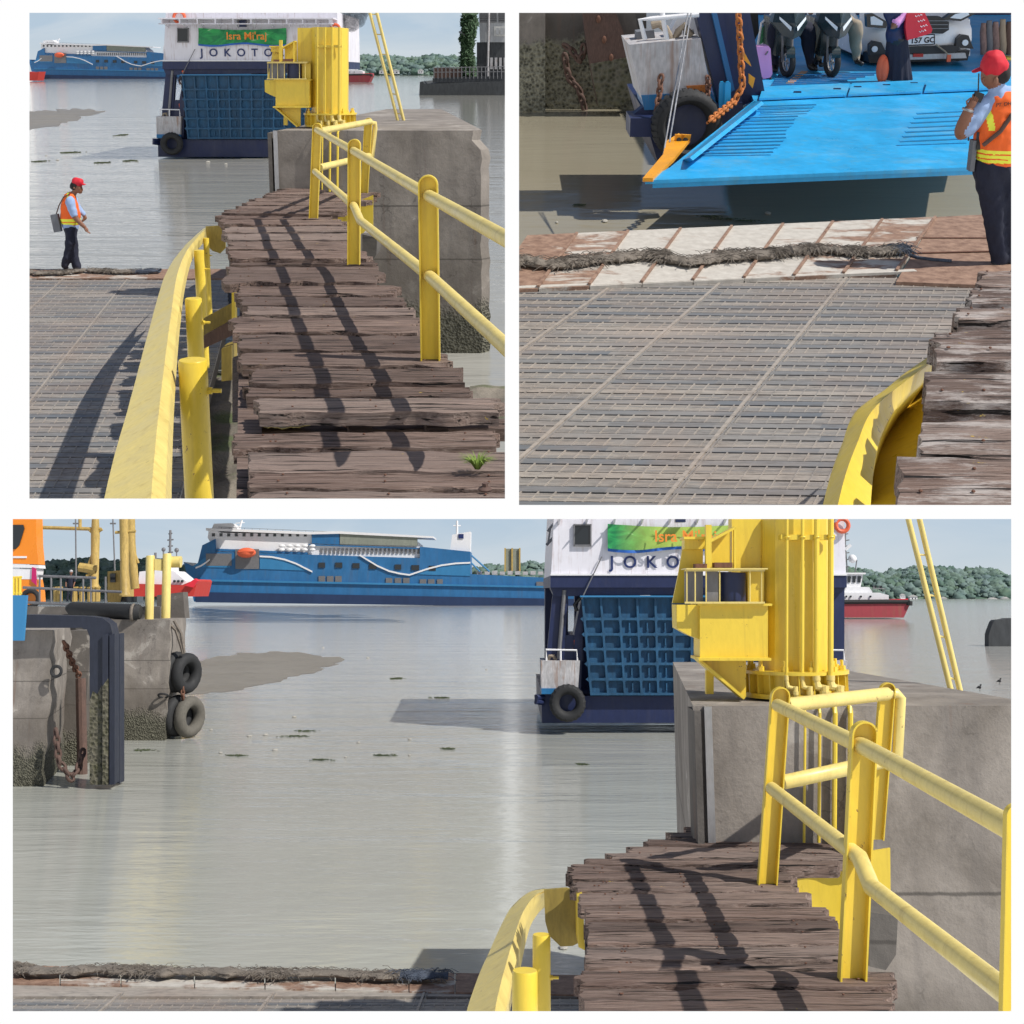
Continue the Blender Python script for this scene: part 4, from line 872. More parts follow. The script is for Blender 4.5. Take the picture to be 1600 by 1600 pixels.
def cloth_rope(W, pts, z, rad, label, seed, strands=260, mats=('rope', 'rope_blue')):
    rnd = random.Random(seed); b = MB(); P = [W.g(u, v, z) + Z * rad * .6 for u, v in pts]; dense = []; N = 150
    for i in range(N + 1):
        s = i / N * (len(P) - 1); kk = min(int(s), len(P) - 2); dense.append(P[kk].lerp(P[kk + 1], s - kk))
    vs = []; m = 14
    for i, p in enumerate(dense):
        rr = rad * (1 + .6 * noise.noise(Vector((i * .18, seed, 0))) + .12 * noise.noise(Vector((i * .9, seed, 2))))
        for j in range(m):
            w = 2 * math.pi * j / m; rj = rr * (1 + .25 * noise.noise(Vector((i * .3, j * .8, seed))))
            vs.append(p + Vector((0, math.cos(w) * rj * 1.7, math.sin(w) * rj * .5)))
    b.add(vs, [(i * m + j, i * m + (j + 1) % m, (i + 1) * m + (j + 1) % m, (i + 1) * m + j) for i in range(N) for j in range(m)])
    for f in range(len(b.f)):
        if b.f[f][0] // m > N * .9: b.fm[f] = 1
    for i in range(strands):
        f = rnd.choice([rnd.gauss(.02, .03), rnd.gauss(.33, .04), rnd.gauss(.63, .03), rnd.gauss(.92, .05), rnd.random()]); q = dense[int(min(.999, max(0, f)) * N)]; w = rnd.uniform(-.3, 3.4); l = rad * rnd.uniform(.8, 2.4)
        b.mi = 1 if f > .9 else 0
        p0 = q + Vector((0, math.cos(w) * rad * 1.5, math.sin(w) * rad * .6)); d = Vector((rnd.uniform(-1.8, 1.8), math.cos(w) * .7, abs(math.sin(w)) * rnd.uniform(-.1, .12))).normalized() * l
        b.tube([p0, p0 + d * .5 + Z * l * .1, p0 + d - Z * l * .15], rad * .045, 4)
    tag(b.build('frayed_rope', W, list(mats), None, 60), label, 'rope')

# upper right view
ZD = -2.84
tD, P, cell, kB = grating(B, ZD, 1800, (811, 1580, 430, 800), .172, .088, 'grey steel grating loading ramp with peeling white end flaps, upper right view', -.03,
     [a_of(B, ZD, math.tan(math.atan2(B.ray(1800, -150).x, B.ray(1800, -150).y)), *q) for q in ((956, 453), (1116, 456), (1300, 466))], 3)
def seam_bar(b, W, u0, v0, u1, v1, z, w, h, r=1.0):
    a, c = W.g(u0, v0, z), W.g(u1, v1, z); d = (c - a).normalized(); s = Vector((d.y, -d.x, 0)) * w; b.prism([a - s, a + s, c + s, c - s], (0, 0, h), r)
edgeT = lambda u: 368 + (335 - 368) * (u - 811) / 729.; edgeB = lambda u: 452 + (424 - 452) * (u - 811) / 620.
fl = [(790, 868, .83), (870, 948, .62), (950, 1030, .35), (1032, 1110, .3), (1112, 1190, .34), (1192, 1268, .42), (1270, 1345, .55), (1347, 1428, .6)]
for i, (ua, ub, r) in enumerate(fl):
    sh = 62
    b = MB(); q = [B.g(ua - sh * .45, edgeB(ua - sh * .45), ZD + .03), B.g(ub - sh * .45, edgeB(ub - sh * .45), ZD + .03), B.g(ub + sh * .55, edgeT(ub + sh * .55), ZD + .03), B.g(ua + sh * .55, edgeT(ua + sh * .55), ZD + .03)]
    b.prism(q, (0, 0, -.05), r); b.build('flap', B, 'sheet', tD)
    b = MB(); seam_bar(b, B, ub - sh * .44, edgeB(ub - sh * .44) - 2, ub + sh * .54, edgeT(ub + sh * .54) + 1, ZD + .036, .011, .016); b.build('hinge_bar', B, 'sheet', tD)
b = MB(); b.prism([B.g(1400, 440, ZD + .03), B.g(1600, 448, ZD + .03), B.g(1600, 332, ZD + .034), B.g(1462, 339, ZD + .034)], (0, 0, -.03), 1.0); b.build('flap', B, 'sheet', tD)
b = MB(); seam_bar(b, B, 1432, 372, 1600, 372, ZD + .036, .01, .006); seam_bar(b, B, 1425, 396, 1600, 392, ZD + .036, .012, .008); b.build('hinge_bar', B, 'rust', tD)
b = MB(); seam_bar(b, B, 800, 453, 1430, 426, ZD + .012, .03, .022, .35); b.build('edge_bar', B, 'sheet', tD)
cloth_rope(B, [(790, 417), (820, 414), (860, 420), (900, 416), (960, 409), (1010, 404), (1040, 409), (1075, 416), (1130, 407), (1205, 404)], ZD + .03, .062, 'long muddy frayed rope laid across the ramp flaps, upper right view', 3, 600, ('rope', 'rope'))
cloth_rope(B, [(1213, 402), (1240, 397), (1285, 395), (1330, 399), (1380, 398), (1420, 395)], ZD + .03, .055, 'shorter frayed blue-ended rope laid across the ramp flaps, upper right view', 5, 600)
b = MB(); b.tube([B.g(u, v, ZD + .04) for u, v in ((1418, 397), (1435, 403), (1460, 406), (1487, 408))], .016, 8); tag(b.build('thin_rope', B, 'rope_blue'), 'thin dark rope end trailing on the rusty flap', 'rope')

# upper left view
ZDA = -3.48
kA = A.ray(457, 112); kA = kA.x / kA.y
tDA, P, cell, _ = grating(A, ZDA, 457, (20, 370, 436, 800), .34, .12, 'grey steel grating loading ramp with the worker at its end, upper left view', 0.0, [a_of(A, ZDA, kA, *q) for q in ((175, 465), (60, 470))], 5, a_of(A, ZDA, kA, 369, 445))
for i, (ua, ub, r) in enumerate([(10, 60, .7), (60, 118, .62), (118, 172, .6), (172, 230, .55), (230, 290, .9), (290, 400, .95)]):
    b = MB(); b.prism([A.g(ua, 435, ZDA + .02), A.g(ub, 435 - .1, ZDA + .02), A.g(ub + 3, 420, ZDA + .02), A.g(ua + 3, 420.5, ZDA + .02)], (0, 0, -.08), r); b.build('flap', A, 'sheet', tDA)
cloth_rope(A, [(30, 427), (60, 430), (100, 429), (135, 425), (175, 427), (185, 428), (250, 426)], ZDA + .03, .06, 'frayed muddy rope along the ramp end by the worker, upper left view', 8, 500)
# mud and beams between ramp and planks
b = MB()
b.grid(lambda i, j: (lambda q: q + Z * (.12 * noise.noise(Vector((q.x * 2.5, q.y * 1.2, 0)))))(A.g(300 + 110 * i, 575 + 235 * j, -3.85)), 20, 20)
b.grid(lambda i, j: (lambda q: q + Z * (.1 * noise.noise(Vector((q.x * 2.5, q.y * 1.2, 0)))))(A.g(735 + 80 * i - 15 * math.sin(j * 3), 600 + 60 * j, -4.12)), 12, 8)
tag(b.build('ground', A, 'mud'), kind='structure')
tS = thing(A, 'steel_trestle', A.d(345, 560, 12), 'rusty yellow steel cross beams under the plank ends, upper left view', 'steel frame')
b = MB(); b.prism([A.d(u, v, 12.4) for u, v in ((318, 498), (367, 471), (367, 497), (318, 525))], (0, .1, 0)); b.build('beam', A, 'olive', tS)
b = MB(); b.prism([A.d(u, v, 12.2) for u, v in ((318, 525), (370, 496), (372, 520), (318, 545))], (0, .1, 0)); b.build('beam', A, 'wreck_wood', tS)
b = MB(); b.prism([A.d(u, v, 11.5) for u, v in ((346, 545), (362, 540), (362, 594), (346, 596))], (0, .25, 0)); b.build('leg', A, 'olive', tS)
b = MB(); b.prism([A.d(u, v, 12.1) for u, v in ((362, 455), (367, 455), (367, 500), (362, 500))], (0, .1, 0)); b.build('bracket', A, 'yellow', tS)
b = MB(); b.prism([A.g(363, 660, ZA - .3) + Vector((0, 0, 0)), A.g(405, 660, ZA - .3), A.d(405, 545, 9.2), A.d(363, 560, 9.2)], (0, .05, 0)); b.build('board', A, 'wood', tS)

# lower view
kC = C.ray(880, 925); kC = kC.x / kC.y
ZDC = -3.48
tDC, P, cell, _ = grating(C, ZDC, 900, (-20, 960, 1552, 1610), .17, .09, 'grey steel grating loading ramp edge along the bottom, lower view', .0, [a_of(C, ZDC, 0.05, *q) for q in ((180, 1560), (420, 1560), (660, 1560))], 7)
fr = [(0, 95, 1), (95, 190, .55), (190, 305, .5), (305, 415, .5), (415, 525, .5), (525, 640, .62), (640, 712, .7), (712, 960, 1)]
for ua, ub, r in fr:
    b = MB(); b.prism([C.g(ua, 1536 + ua * .02, ZDC + .01), C.g(ub - 2, 1536 + ub * .02, ZDC + .01), C.g(ub - 2, 1508 + ub * .017, ZDC + .01), C.g(ua, 1508 + ua * .017, ZDC + .01)], (0, 0, -.08), r); b.build('flap', C, 'sheet', tDC)
b = MB(); cell(b, -10, 4, C.g(800, 1556, ZDC).y, C.g(800, 1536, ZDC).y, -.1, -.004, 1); b.build('edge_bar', C, 'deck', tDC)
cloth_rope(C, [(10, 1519), (70, 1524), (160, 1520), (250, 1525), (330, 1524), (420, 1528), (500, 1526), (600, 1530), (700, 1530)], ZDC + .03, .055, 'frayed muddy rope lying along the ramp end, lower view', 9, 900)

# ------------------------------------------------------------------ upper left view: quay, building, tree, tug, smoke, mud bank
t = thing(A, 'quay_wall', A.d(720, 150, 200), 'dark stone quay wall with a fence on top, right of the ladder', 'quay wall')
b = MB(); yq = A.g(655, 149, A.wz).y
b.prism([A.d(u, v, yq) for u, v in ((655, 149), (656, 128), (660, 127), (664, 131), (800, 127), (800, 158), (760, 155))], (0, 40, 0)); b.build('wall', A, 'dark_quay', t, 20)
b = MB(); b.prism([A.d(u, v, yq + 2) for u, v in ((676, 129), (676, 122), (800, 118), (800, 129))], (0, 30, 0)); b.build('upper_wall', A, 'dark_quay', t)
b = MB(); b.prism([A.d(u, v, yq + 3) for u, v in ((678, 122), (678, 106), (722, 107), (722, 121))], (0, .2, 0)); b.build('brick_screen', A, 'wreck_wood', t)
for i in range(19):
    b = MB(); u = 678 + i * 6.2; b.tube([A.d(u, 123, yq + 2), A.d(u, 104, yq + 2)], .09, 6); b.build('fence_post', A, 'grey_steel', t)
b = MB(); b.tube([A.d(678, 106, yq + 2), A.d(800, 104, yq + 2)], .07, 6); b.tube([A.d(678, 113, yq + 2), A.d(800, 112, yq + 2)], .07, 6); b.build('fence_rail', A, 'grey_steel', t)
t = thing(A, 'terminal_building', A.d(770, 122, yq + 6), 'grey weathered building cut by the right edge, upper left view', 'building'); yb = yq + 6
b = MB(); b.prism([A.d(u, v, yb) for u, v in ((750, 66), (748, 10), (820, 10), (820, 66))], (0, 14, 0)); w = b.build('wall', A, 'grey_wall', t)
b = MB(); b.prism([A.d(u, v, yb + .3) for u, v in ((745, 122), (745, 66), (820, 66), (820, 122))], (0, 14, 0)); b.build('lower_wall', A, 'dark_quay', t)
for (a0, v0, a1, v1) in ((750, 20, 762, 35), (765, 20, 776, 35), (779, 20, 792, 35)):
    b = MB(); b.prism([A.d(u, v, yb - .1) for u, v in ((a0, v1), (a1, v1), (a1, v0), (a0, v0))], (0, .1, 0)); wn = b.build('window', A, 'dark_glass', w)
    b = MB()
    for j in range(5): v = v0 + (v1 - v0) * (j + .5) / 5; b.box(A.d(a0, v, yb - .2), A.d(a1, v + 1.0, yb - .1))
    b.build('louvre', A, 'grey_steel', wn)
b = MB(); b.prism([A.d(u, v, yb - .15) for u, v in ((772, 56), (795, 57), (795, 41), (772, 41))], (0, .15, 0)); b.build('sign_frame', A, 'far_roof', w)
for a0 in (775, 782, 788):
    b = MB(); b.prism([A.d(u, v, yb - .3) for u, v in ((a0, 54), (a0 + 5, 54), (a0 + 5, 44), (a0, 44))], (0, .1, 0)); b.build('sign_panel', A, 'grey_wall', w)
b = MB(); b.tube([A.d(762, 120, yb - .3), A.d(764, 20, yb - .3)], .2, 8); b.build('drain_pipe', A, 'white_dirty', t)
b = MB()
for i in range(6): b.prism([A.d(u, v, yb) for u, v in ((766 + i * 7, 108), (766 + i * 7, 90), (770 + i * 7, 90), (770 + i * 7, 108))], (0, .2, 0))
b.build('shutter', A, 'white_dirty', t)

def leafy(W, name, base, prof, leaf, n, label, y, mat='leaf'):
    """prof: [(v, u_left, u_right)...] crown outline rows; leaf-sized faces through the volume"""
    rnd = random.Random(11); t = thing(W, name, base, label, 'tree')
    b = MB(); b.tube([base, W.d((prof[0][1] + prof[0][2]) / 2, prof[0][0], y)], [.3, .08], 10); b.build('trunk', W, 'bark', t)
    b = MB()
    for i in range(n):
        s = rnd.random() * (len(prof) - 1); k = int(s); f = s - k; v = prof[k][0] * (1 - f) + prof[k + 1][0] * f; ul = prof[k][1] * (1 - f) + prof[k + 1][1] * f; ur = prof[k][2] * (1 - f) + prof[k + 1][2] * f
        c = W.d((ul + ur) / 2, v, y); R_ = (W.d(ur, v, y) - W.d(ul, v, y)).length / 2; w = rnd.uniform(0, 6.28); rr = R_ * rnd.random() ** .5 * (1 + .25 * math.sin(v * 1.3 + w * 2))
        q = c + Vector((math.cos(w) * rr, math.sin(w) * rr, 0)); L = leaf * rnd.uniform(.6, 1.5); a = Vector((rnd.gauss(0, 1), rnd.gauss(0, 1), rnd.gauss(0, .7) - .5)).normalized(); s_ = a.orthogonal().normalized() * L * .45
        b.add([q - a * L, q + s_, q + a * L, q - s_], [(0, 1, 2, 3)], rnd.random())
    b.build('crown', W, mat, t)
leafy(A, 'columnar_tree', A.d(733, 121, yq + 4), [(8, 727, 747), (20, 724, 744), (35, 722, 745), (50, 721, 743), (62, 720, 741), (75, 722, 738), (90, 720, 740), (105, 721, 741), (118, 722, 742)], .42, 5200, 'tall narrow vine covered tree beside the grey building', yq + 4)
t = thing(A, 'street_lamp', A.d(719, 121, yq + 3), 'small lamp arm sticking out of the narrow tree', 'lamp')
b = MB(); b.tube([A.d(726, 55, yq + 3), A.d(721, 50, yq + 3)], .12, 6); b.build('arm', A, 'grey_steel', t); b = MB(); b.ball(A.d(719.5, 50, yq + 3), (.35, .3, .18)); b.build('lamp_head', A, 'grey_steel', t)

def tug(W, y, fn, label):
    """red hulled tug seen broadside; drawn in columns/rows of the lower view"""
    Fm = Frame(W, y, fn); k = Fm.k(); t = thing(W, 'tugboat', Fm.p(1360, 965), label, 'tugboat')
    b = MB(); Fm.pr(b, [(1270, 965), (1270, 942), (1320, 942), (1392, 939), (1420, 936), (1422, 944), (1412, 965)], 0, 9); h = b.build('hull', W, 'tug_red', t)
    b = MB(); Fm.pr(b, [(1390, 943), (1388, 937), (1418, 935.5), (1420, 942)], -.15, 0); b.build('bow_band', W, 'red_bright', h)
    b = MB(); Fm.tube(b, [(1270, 941, 0), (1385, 940, 0), (1421, 940, 0)], .35, 8); Fm.tube(b, [(1421, 939, 0), (1421, 946, 0)], .5, 8); b.build('fender', W, 'rubber', h)
    b = MB(); Fm.pr(b, [(1290, 941), (1290, 926), (1376, 926), (1391, 930), (1391, 938)], .8, 8); c = b.build('deckhouse', W, 'white', t)
    for u in (1324, 1331, 1347, 1362):
        b = MB(); b.tube([Fm.p(u, 932, .6), Fm.p(u, 932, .9)], 1.6 * k, 10); b.build('porthole', W, 'dark_glass', c)
    b = MB(); Fm.pr(b, [(1322, 926), (1326, 917), (1362, 917), (1368, 926)], 1.5, 7); Fm.pr(b, [(1328, 917), (1324, 897), (1354, 897), (1350, 917)], 2, 6.5); wh = b.build('wheelhouse', W, 'white', t)
    for u in (1329, 1337, 1345):
        b = MB(); Fm.pr(b, [(u, 910), (u, 900), (u + 5.5, 900), (u + 4.5, 910)], 1.85, 2); b.build('window', W, 'dark_glass', wh)
    b = MB(); Fm.rect(b, 1320, 894.5, 1357, 897, 1.6, 7); b.build('roof', W, 'white', t)
    b = MB(); Fm.tube(b, [(1329, 896, 4), (1330, 825, 4)], .22, 6); Fm.tube(b, [(1325, 896, 4), (1329, 850, 4)], .1, 5); Fm.tube(b, [(1334, 896, 4), (1331, 850, 4)], .1, 5)
    for v, w in ((832, 5), (842, 7), (851, 9), (862, 7), (873, 5), (884, 6)): Fm.tube(b, [(1330 - w, v + 2, 4), (1330 + w, v, 4)], .1, 5)
    Fm.tube(b, [(1346, 896, 4), (1349, 874, 4)], .1, 5); b.build('mast', W, 'grey_steel', t)
    b = MB(); Fm.tube(b, [(1366, 919, 1), (1386, 920, 1)], .06, 5)
    for u in range(1366, 1387, 4): Fm.tube(b, [(u, 919, 1), (u, 926, 1)], .05, 5)
    b.build('railing', W, 'grey_steel', t)
    b = MB()
    for u in (1372, 1381): Fm.rect(b, u, 915, u + 3, 920, 2, 3)
    b.build('monitor', W, 'black', t)
    b = MB(); Fm.tube(b, [(1330, 858, 3.9), (1339, 850, 3.9)], .3, 6); b.ball(Fm.p(1342, 872, 4), .7); b.build('radar', W, 'white', wh)
tug(C, 210, IDC, 'dark red tug with white wheelhouse and tall mast right of the crane, lower view')
tug(A, 500, lambda u, v: (581 + .5 * (u - 1422) * .93, 129 + .5 * (v - 965)), 'red tug with white wheelhouse right of the crane column, upper left view')

# smoke from the ferry funnel
b = MB()
for (u, v, r) in ((534, 24, 1.2), (541, 28, 1.3), (547, 34, 1.2), (553, 24, 1.4), (558, 32, .9), (549, 40, .8), (556, 17, 1.4)): b.ball(A.d(u, v, 66), (r * .5, r * .5, r * .42), 14, 10)
for (u, v, r) in (): pass
tag(b.build('smoke', A, 'smoke', None, 180), 'small puff of dark funnel smoke right of the crane column', 'smoke', kind='stuff')

def mud_bank(W, pts, name='mud_bank'):
    b = MB(); n = len(pts); rnd = random.Random(2); us = []
    for i in range(n):
        (a, c), (d, e) = pts[i], pts[(i + 1) % n]
        for j in range(8): f = j / 8; us.append((a + (d - a) * f + rnd.uniform(-14, 14), c + (e - c) * f + rnd.uniform(-1.3, 1.3)))
    P_ = [W.g(u, v, W.wz + .008) for u, v in us]; cc = sum(P_, Vector()) / len(P_) + Z * .05; m = len(P_)
    b.add(P_ + [cc], [(i, (i + 1) % m, m) for i in range(m)]); tag(b.build(name, W, 'sand', None, 80), kind='structure')
mud_bank(A, [(30, 174), (90, 172), (130, 170), (160, 175), (120, 183), (90, 196), (30, 204)])
mud_bank(C, [(290, 1035), (360, 1022), (450, 1018), (540, 1030), (500, 1045), (440, 1062), (360, 1080), (290, 1086)])

# floating weed and litter
def flotsam(W, items, label, n0='floating_weed'):
    for i, (u, v, L, kind) in enumerate(items):
        b = MB(); c = W.g(u, v, W.wz + .012); rnd = random.Random(i + int(u)); s = c.y / F
        if kind == 'weed':
            for j in range(int(60)):
                q = c + Vector((rnd.gauss(0, L * .3 * s), rnd.gauss(0, 2.2 * s * c.y / abs(W.wz) * .25), 0)); d = Vector((rnd.uniform(-1, 1), rnd.uniform(-.6, .6), .05)) * 6 * s
                b.tube([q, q + d], .5 * s, 4)
            o = b.build('floating_weed', W, 'weed'); tag(o, 'strand of dark weed drifting on the water, ' + label, 'floating weed', 'weed drifting on the river, ' + label, 'stuff')
        else:
            b.ball(c, (L * s * .5, L * s * .8, L * s * .22), 8, 6); o = b.build('litter', W, 'debris'); tag(o, 'pale scrap of litter floating on the water, ' + label, 'litter', 'litter floating on the river, ' + label)
flotsam(A, [(110, 238, 26, 'weed'), (62, 252, 14, 'weed'), (205, 251, 12, 'weed'), (90, 250, 5, 'l'), (72, 243, 3, 'l'), (353, 256, 5, 'l'), (325, 253, 7, 'l'), (160, 254, 18, 'weed'), (190, 211, 10, 'weed')], 'upper left view')
flotsam(C, [(415, 1148, 8, 'l'), (345, 1176, 6, 'l'), (540, 1183, 5, 'l'), (480, 1142, 20, 'weed'), (560, 1160, 6, 'l'), (700, 1170, 14, 'weed'), (330, 1140, 5, 'l'), (620, 1060, 14, 'weed'), (760, 1046, 4, 'l'), (690, 1090, 16, 'weed'), (505, 1012, 4, 'l'), (460, 1120, 7, 'l'), (460, 1150, 34, 'weed'), (370, 1180, 30, 'weed'), (500, 1187, 26, 'weed'), (600, 1180, 24, 'weed'), (430, 1172, 9, 'l'), (640, 1155, 6, 'l'), (390, 1150, 8, 'l'), (640, 1180, 5, 'l'), (910, 1194, 12, 'weed'), (575, 1028, 5, 'l'), (225, 1172, 20, 'weed'), (880, 1480, 14, 'l')], 'lower view')
flotsam(B, [(1130, 342, 60, 'weed'), (1110, 338, 30, 'weed'), (1165, 345, 30, 'weed'), (905, 320, 16, 'weed'), (945, 345, 10, 'l'), (1200, 333, 10, 'l'), (870, 347, 5, 'l')], 'upper right view')

# ------------------------------------------------------------------ lower view, left side: piers, fender frame, tyres, bus, masts
def pier(W, poly, y, depth, zt_v, label, mat='concrete', rough=0):
    b = MB(); us = [p[0] for p in poly]
    n = 14; vs = []; rows = []
    P_ = [W.d(u, v, y + dy) for (u, v, dy) in poly]; m = len(P_)
    zt = P_[0].z; o = []
    for j in range(n + 1):
        z = W.wz - .2 + (zt - W.wz + .2) * j / n
        for i, q in enumerate(P_):
            e = noise.noise(Vector((i * 3.1, z * 2.2, y))) * .09
            o.append(Vector((q.x + e, q.y + e, z)))
    fs = [(j * m + i, j * m + (i + 1) % m, (j + 1) * m + (i + 1) % m, (j + 1) * m + i) for j in range(n) for i in range(m)] + [tuple(n * m + i for i in range(m))]
    b.add(o, fs); return b
yN = C.g(60, 1229, C.wz).y; yF = C.g(240, 1157, C.wz).y
t = thing(C, 'near_pier', C.g(60, 1229, C.wz), 'nearer mossy concrete pier wall at the left edge with hanging chains', 'pier')
b = pier(C, [(0, 985, 0), (83, 985, 0), (110, 985, 3.0), (108, 985, 7), (0, 985, 7)], yN, 8, 985, ''); b.build('wall', C, 'concrete', t, 20)
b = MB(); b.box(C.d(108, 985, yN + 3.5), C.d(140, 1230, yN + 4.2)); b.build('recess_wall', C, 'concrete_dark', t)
b = MB(); b.tube([C.d(126, 1060, yN + 2), C.d(129, 1228, yN + 2)], .12, 10); b.build('pile', C, 'wreck_wood', t)
def chain(W, pts, r, lk, name, mat, parent, n=None):
    """real links along a line"""
    P_ = [Vector(p) for p in pts]; L = sum((b_ - a_).length for a_, b_ in zip(P_, P_[1:])); n = max(2, int(L / lk)); b = MB()
    for i in range(n):
        s = (i + .5) / n * L; k = 0
        while k < len(P_) - 2 and s > (P_[k + 1] - P_[k]).length: s -= (P_[k + 1] - P_[k]).length; k += 1
        d = (P_[k + 1] - P_[k]); f = min(1, s / d.length); c = P_[k].lerp(P_[k + 1], f); d.normalize(); a = d.orthogonal().normalized(); a2 = d.cross(a); side = a if i % 2 else a2
        ring = [c + d * math.cos(w) * lk * .72 + side * math.sin(w) * lk * .42 for w in [2 * math.pi * q / 12 for q in range(13)]]
        b.tube(ring, r, 6, caps=False)
    return b.build(name, W, mat, parent, 60)
chain(C, [C.d(100, 1003, yN - .1), C.d(113, 1035, yN + .5), C.d(124, 1057, yN + 1)], .03, .13, 'chain', 'rust', t)
chain(C, [C.d(87, 1140, yN - .3), C.d(92, 1190, yN - .3), C.d(110, 1215, yN - .3), C.d(122, 1202, yN - .2), C.d(130, 1172, yN)], .035, .14, 'chain', 'wreck_wood', t)
b = MB(); b.torus(C.d(88, 1049, yN - .2), Y, .11, .035, 20, 8); b.build('mooring_ring', C, 'rubber', t)
# black rounded frame
t = thing(C, 'fender_frame', C.g(165, 1226, C.wz), 'tall black inverted L steel fender frame standing in the water at the pier', 'fender frame')
b = MB(); yFr = yN - .4
outl = [(36, 960), (140, 963), (160, 966), (172, 975), (176, 992), (176, 1226), (140, 1226), (140, 995), (136, 984), (128, 981), (36, 981)]
b.prism([C.d(u, v, yFr) for u, v in outl], (0, .5, 0)); b.build('frame', C, 'fender', t, 30)
for (a, c) in ((160, 169), (171, 179), (180, 187)):
    b = MB(); b.prism([C.d(u, v, yFr + .5) for u, v in ((a, 990), (c, 990), (c, 1224), (a, 1224))], (0, .35, 0)) if a > 175 else b.prism([C.d(u, v, yFr - .08) for u, v in ((a, 992), (c, 990), (c, 1226), (a, 1226))], (0, .08, 0)); b.build('rubbing_strip', C, 'fender', t)
b = MB(); b.prism([C.d(u, v, yFr - .012) for u, v in ((140, 1226), (140, 1095), (145, 1080), (152, 1085), (159, 1070), (159, 1226))], (0, .01, 0)); b.prism([C.d(u, v, yFr - .095) for u, v in ((160, 1226), (160, 1072), (169, 1060), (169, 1226))], (0, .01, 0)); b.build('tide_stain', C, 'growth', t)
# far pier
t = thing(C, 'far_pier', C.g(240, 1157, C.wz), 'farther concrete pier with cracked corner holding tyres and yellow pipes', 'pier')
b = pier(C, [(150, 968, 0), (268, 966, 0), (291, 966, 2.5), (289, 966, 12), (100, 966, 12)], yF, 8, 966, ''); b.build('wall', C, 'concrete', t, 20)
b = MB(); b.prism([C.d(u, v, yF + 2.6) for u, v in ((245, 968), (245, 930), (286, 925), (289, 966))], (0, .6, 0)); b.prism([C.d(u, v, yF + 1.4) for u, v in ((30, 985), (30, 948), (250, 948), (250, 985))], (0, 1, 0)); b.build('upper_block', C, 'concrete_dark', t)
for (u, v, s) in ((231, 1086, 1),):
    b = MB(); b.torus(C.d(255, 1087, yF - .1), (0, .5, 1), .14, .03, 16, 8); b.build('mooring_ring', C, 'rubber', t)
for (u, v, m_) in ((275, 1050, 'rubber'), (291, 1052, 'rubber'), (277, 1118, 'rubber'), (296, 1120, 'rubber_mud')):
    b = MB(); b.torus(C.d(u, v, yF + .6), (1, -.5, 0), .42, .17, 36, 12, 1.1, 0, .05); o = b.build('tyre', C, m_)
    tag(o, {275: 'upper inner black tyre hung on the far pier corner', 291: 'upper outer black tyre hung on the far pier corner', 277: 'lower inner black tyre hung on the far pier corner', 296: 'lower outer muddy tyre hung just above the water'}[u], 'tyre', 'tyre fenders on the far pier')
b = MB(); b.tube([C.d(u, v, yF + .2) for u, v in ((262, 972), (275, 985), (283, 1010), (286, 1022))], .05, 6); b.tube([C.d(u, v, yF + .2) for u, v in ((272, 970), (283, 990), (288, 1020))], .05, 6); o = b.build('hanging_rope', C, 'rope'); tag(o, 'slack ropes holding the tyres over the pier corner', 'rope')
chain(C, [C.d(285, 1072, yF + .3), C.d(286, 1092, yF + .3)], .03, .12, 'tyre_chain', 'rust', None)['label'] = 'short chain joining the two pairs of pier tyres'; bpy.data.objects['tyre_chain']['category'] = 'chain'
# yellow pipes with valve box
for (u, v0, v1, lab) in ((233, 868, 972, 'left yellow bollard pipe on the far pier edge'), (259, 865, 966, 'right yellow bollard pipe with the valve tank on the far pier edge')):
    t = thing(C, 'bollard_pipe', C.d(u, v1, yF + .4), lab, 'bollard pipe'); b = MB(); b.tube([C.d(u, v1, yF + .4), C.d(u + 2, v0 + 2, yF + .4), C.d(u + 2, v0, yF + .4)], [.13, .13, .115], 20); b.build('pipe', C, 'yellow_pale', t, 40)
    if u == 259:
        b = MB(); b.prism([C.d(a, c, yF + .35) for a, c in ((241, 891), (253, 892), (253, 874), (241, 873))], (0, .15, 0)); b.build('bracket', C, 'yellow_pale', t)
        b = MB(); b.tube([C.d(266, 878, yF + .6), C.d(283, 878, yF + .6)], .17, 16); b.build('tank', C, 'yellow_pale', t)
# long black tube fender on the pier
t = thing(C, 'tube_fender', C.d(165, 968, yF + 1), 'long black rubber tube fender lying on the pier', 'fender')
b = MB(); b.tube([C.d(106, 950, yF + 1.2), C.d(112, 951, yF + 1.1), C.d(215, 957, yF), C.d(219, 957, yF)], [.1, .2, .24, .16], 16); b.build('tube', C, 'rubber', t)
b = MB(); b.torus(C.d(208, 957, yF), X, .22, .05, 20, 6); b.build('rope_band', C, 'rope', t)
# orange bus
t = thing(C, 'bus', C.d(40, 945, yF + 10), 'bright orange bus cut by the left edge behind the pier', 'bus'); yb = yF + 10
b = MB(); b.prism([C.d(u, v, yb) for u, v in ((0, 880), (0, 800), (56, 800), (57, 850), (60, 882))], (0, .7, 0)); bd = b.build('body', C, 'orange_bus', t, 30)
b = MB(); b.prism([C.d(u, v, yb - .03) for u, v in ((0, 886), (0, 881), (60, 883), (61, 888))], (0, .7, 0)); b.prism([C.d(u, v, yb) for u, v in ((0, 905), (0, 887), (58, 889), (56, 905))], (0, .7, 0)); b.build('white_band', C, 'white', t)
b = MB(); b.prism([C.d(u, v, yb + .01) for u, v in ((0, 945), (0, 905), (56, 905), (60, 925), (61, 940), (56, 945))], (0, .7, 0)); b.build('lower_body', C, 'orange_bus', t)
b = MB(); b.prism([C.d(u, v, yb - .05) for u, v in ((10, 858), (10, 820), (36, 820), (38, 826), (30, 852), (24, 858))], (0, .04, 0)); b.build('window', C, 'dark_glass', bd)
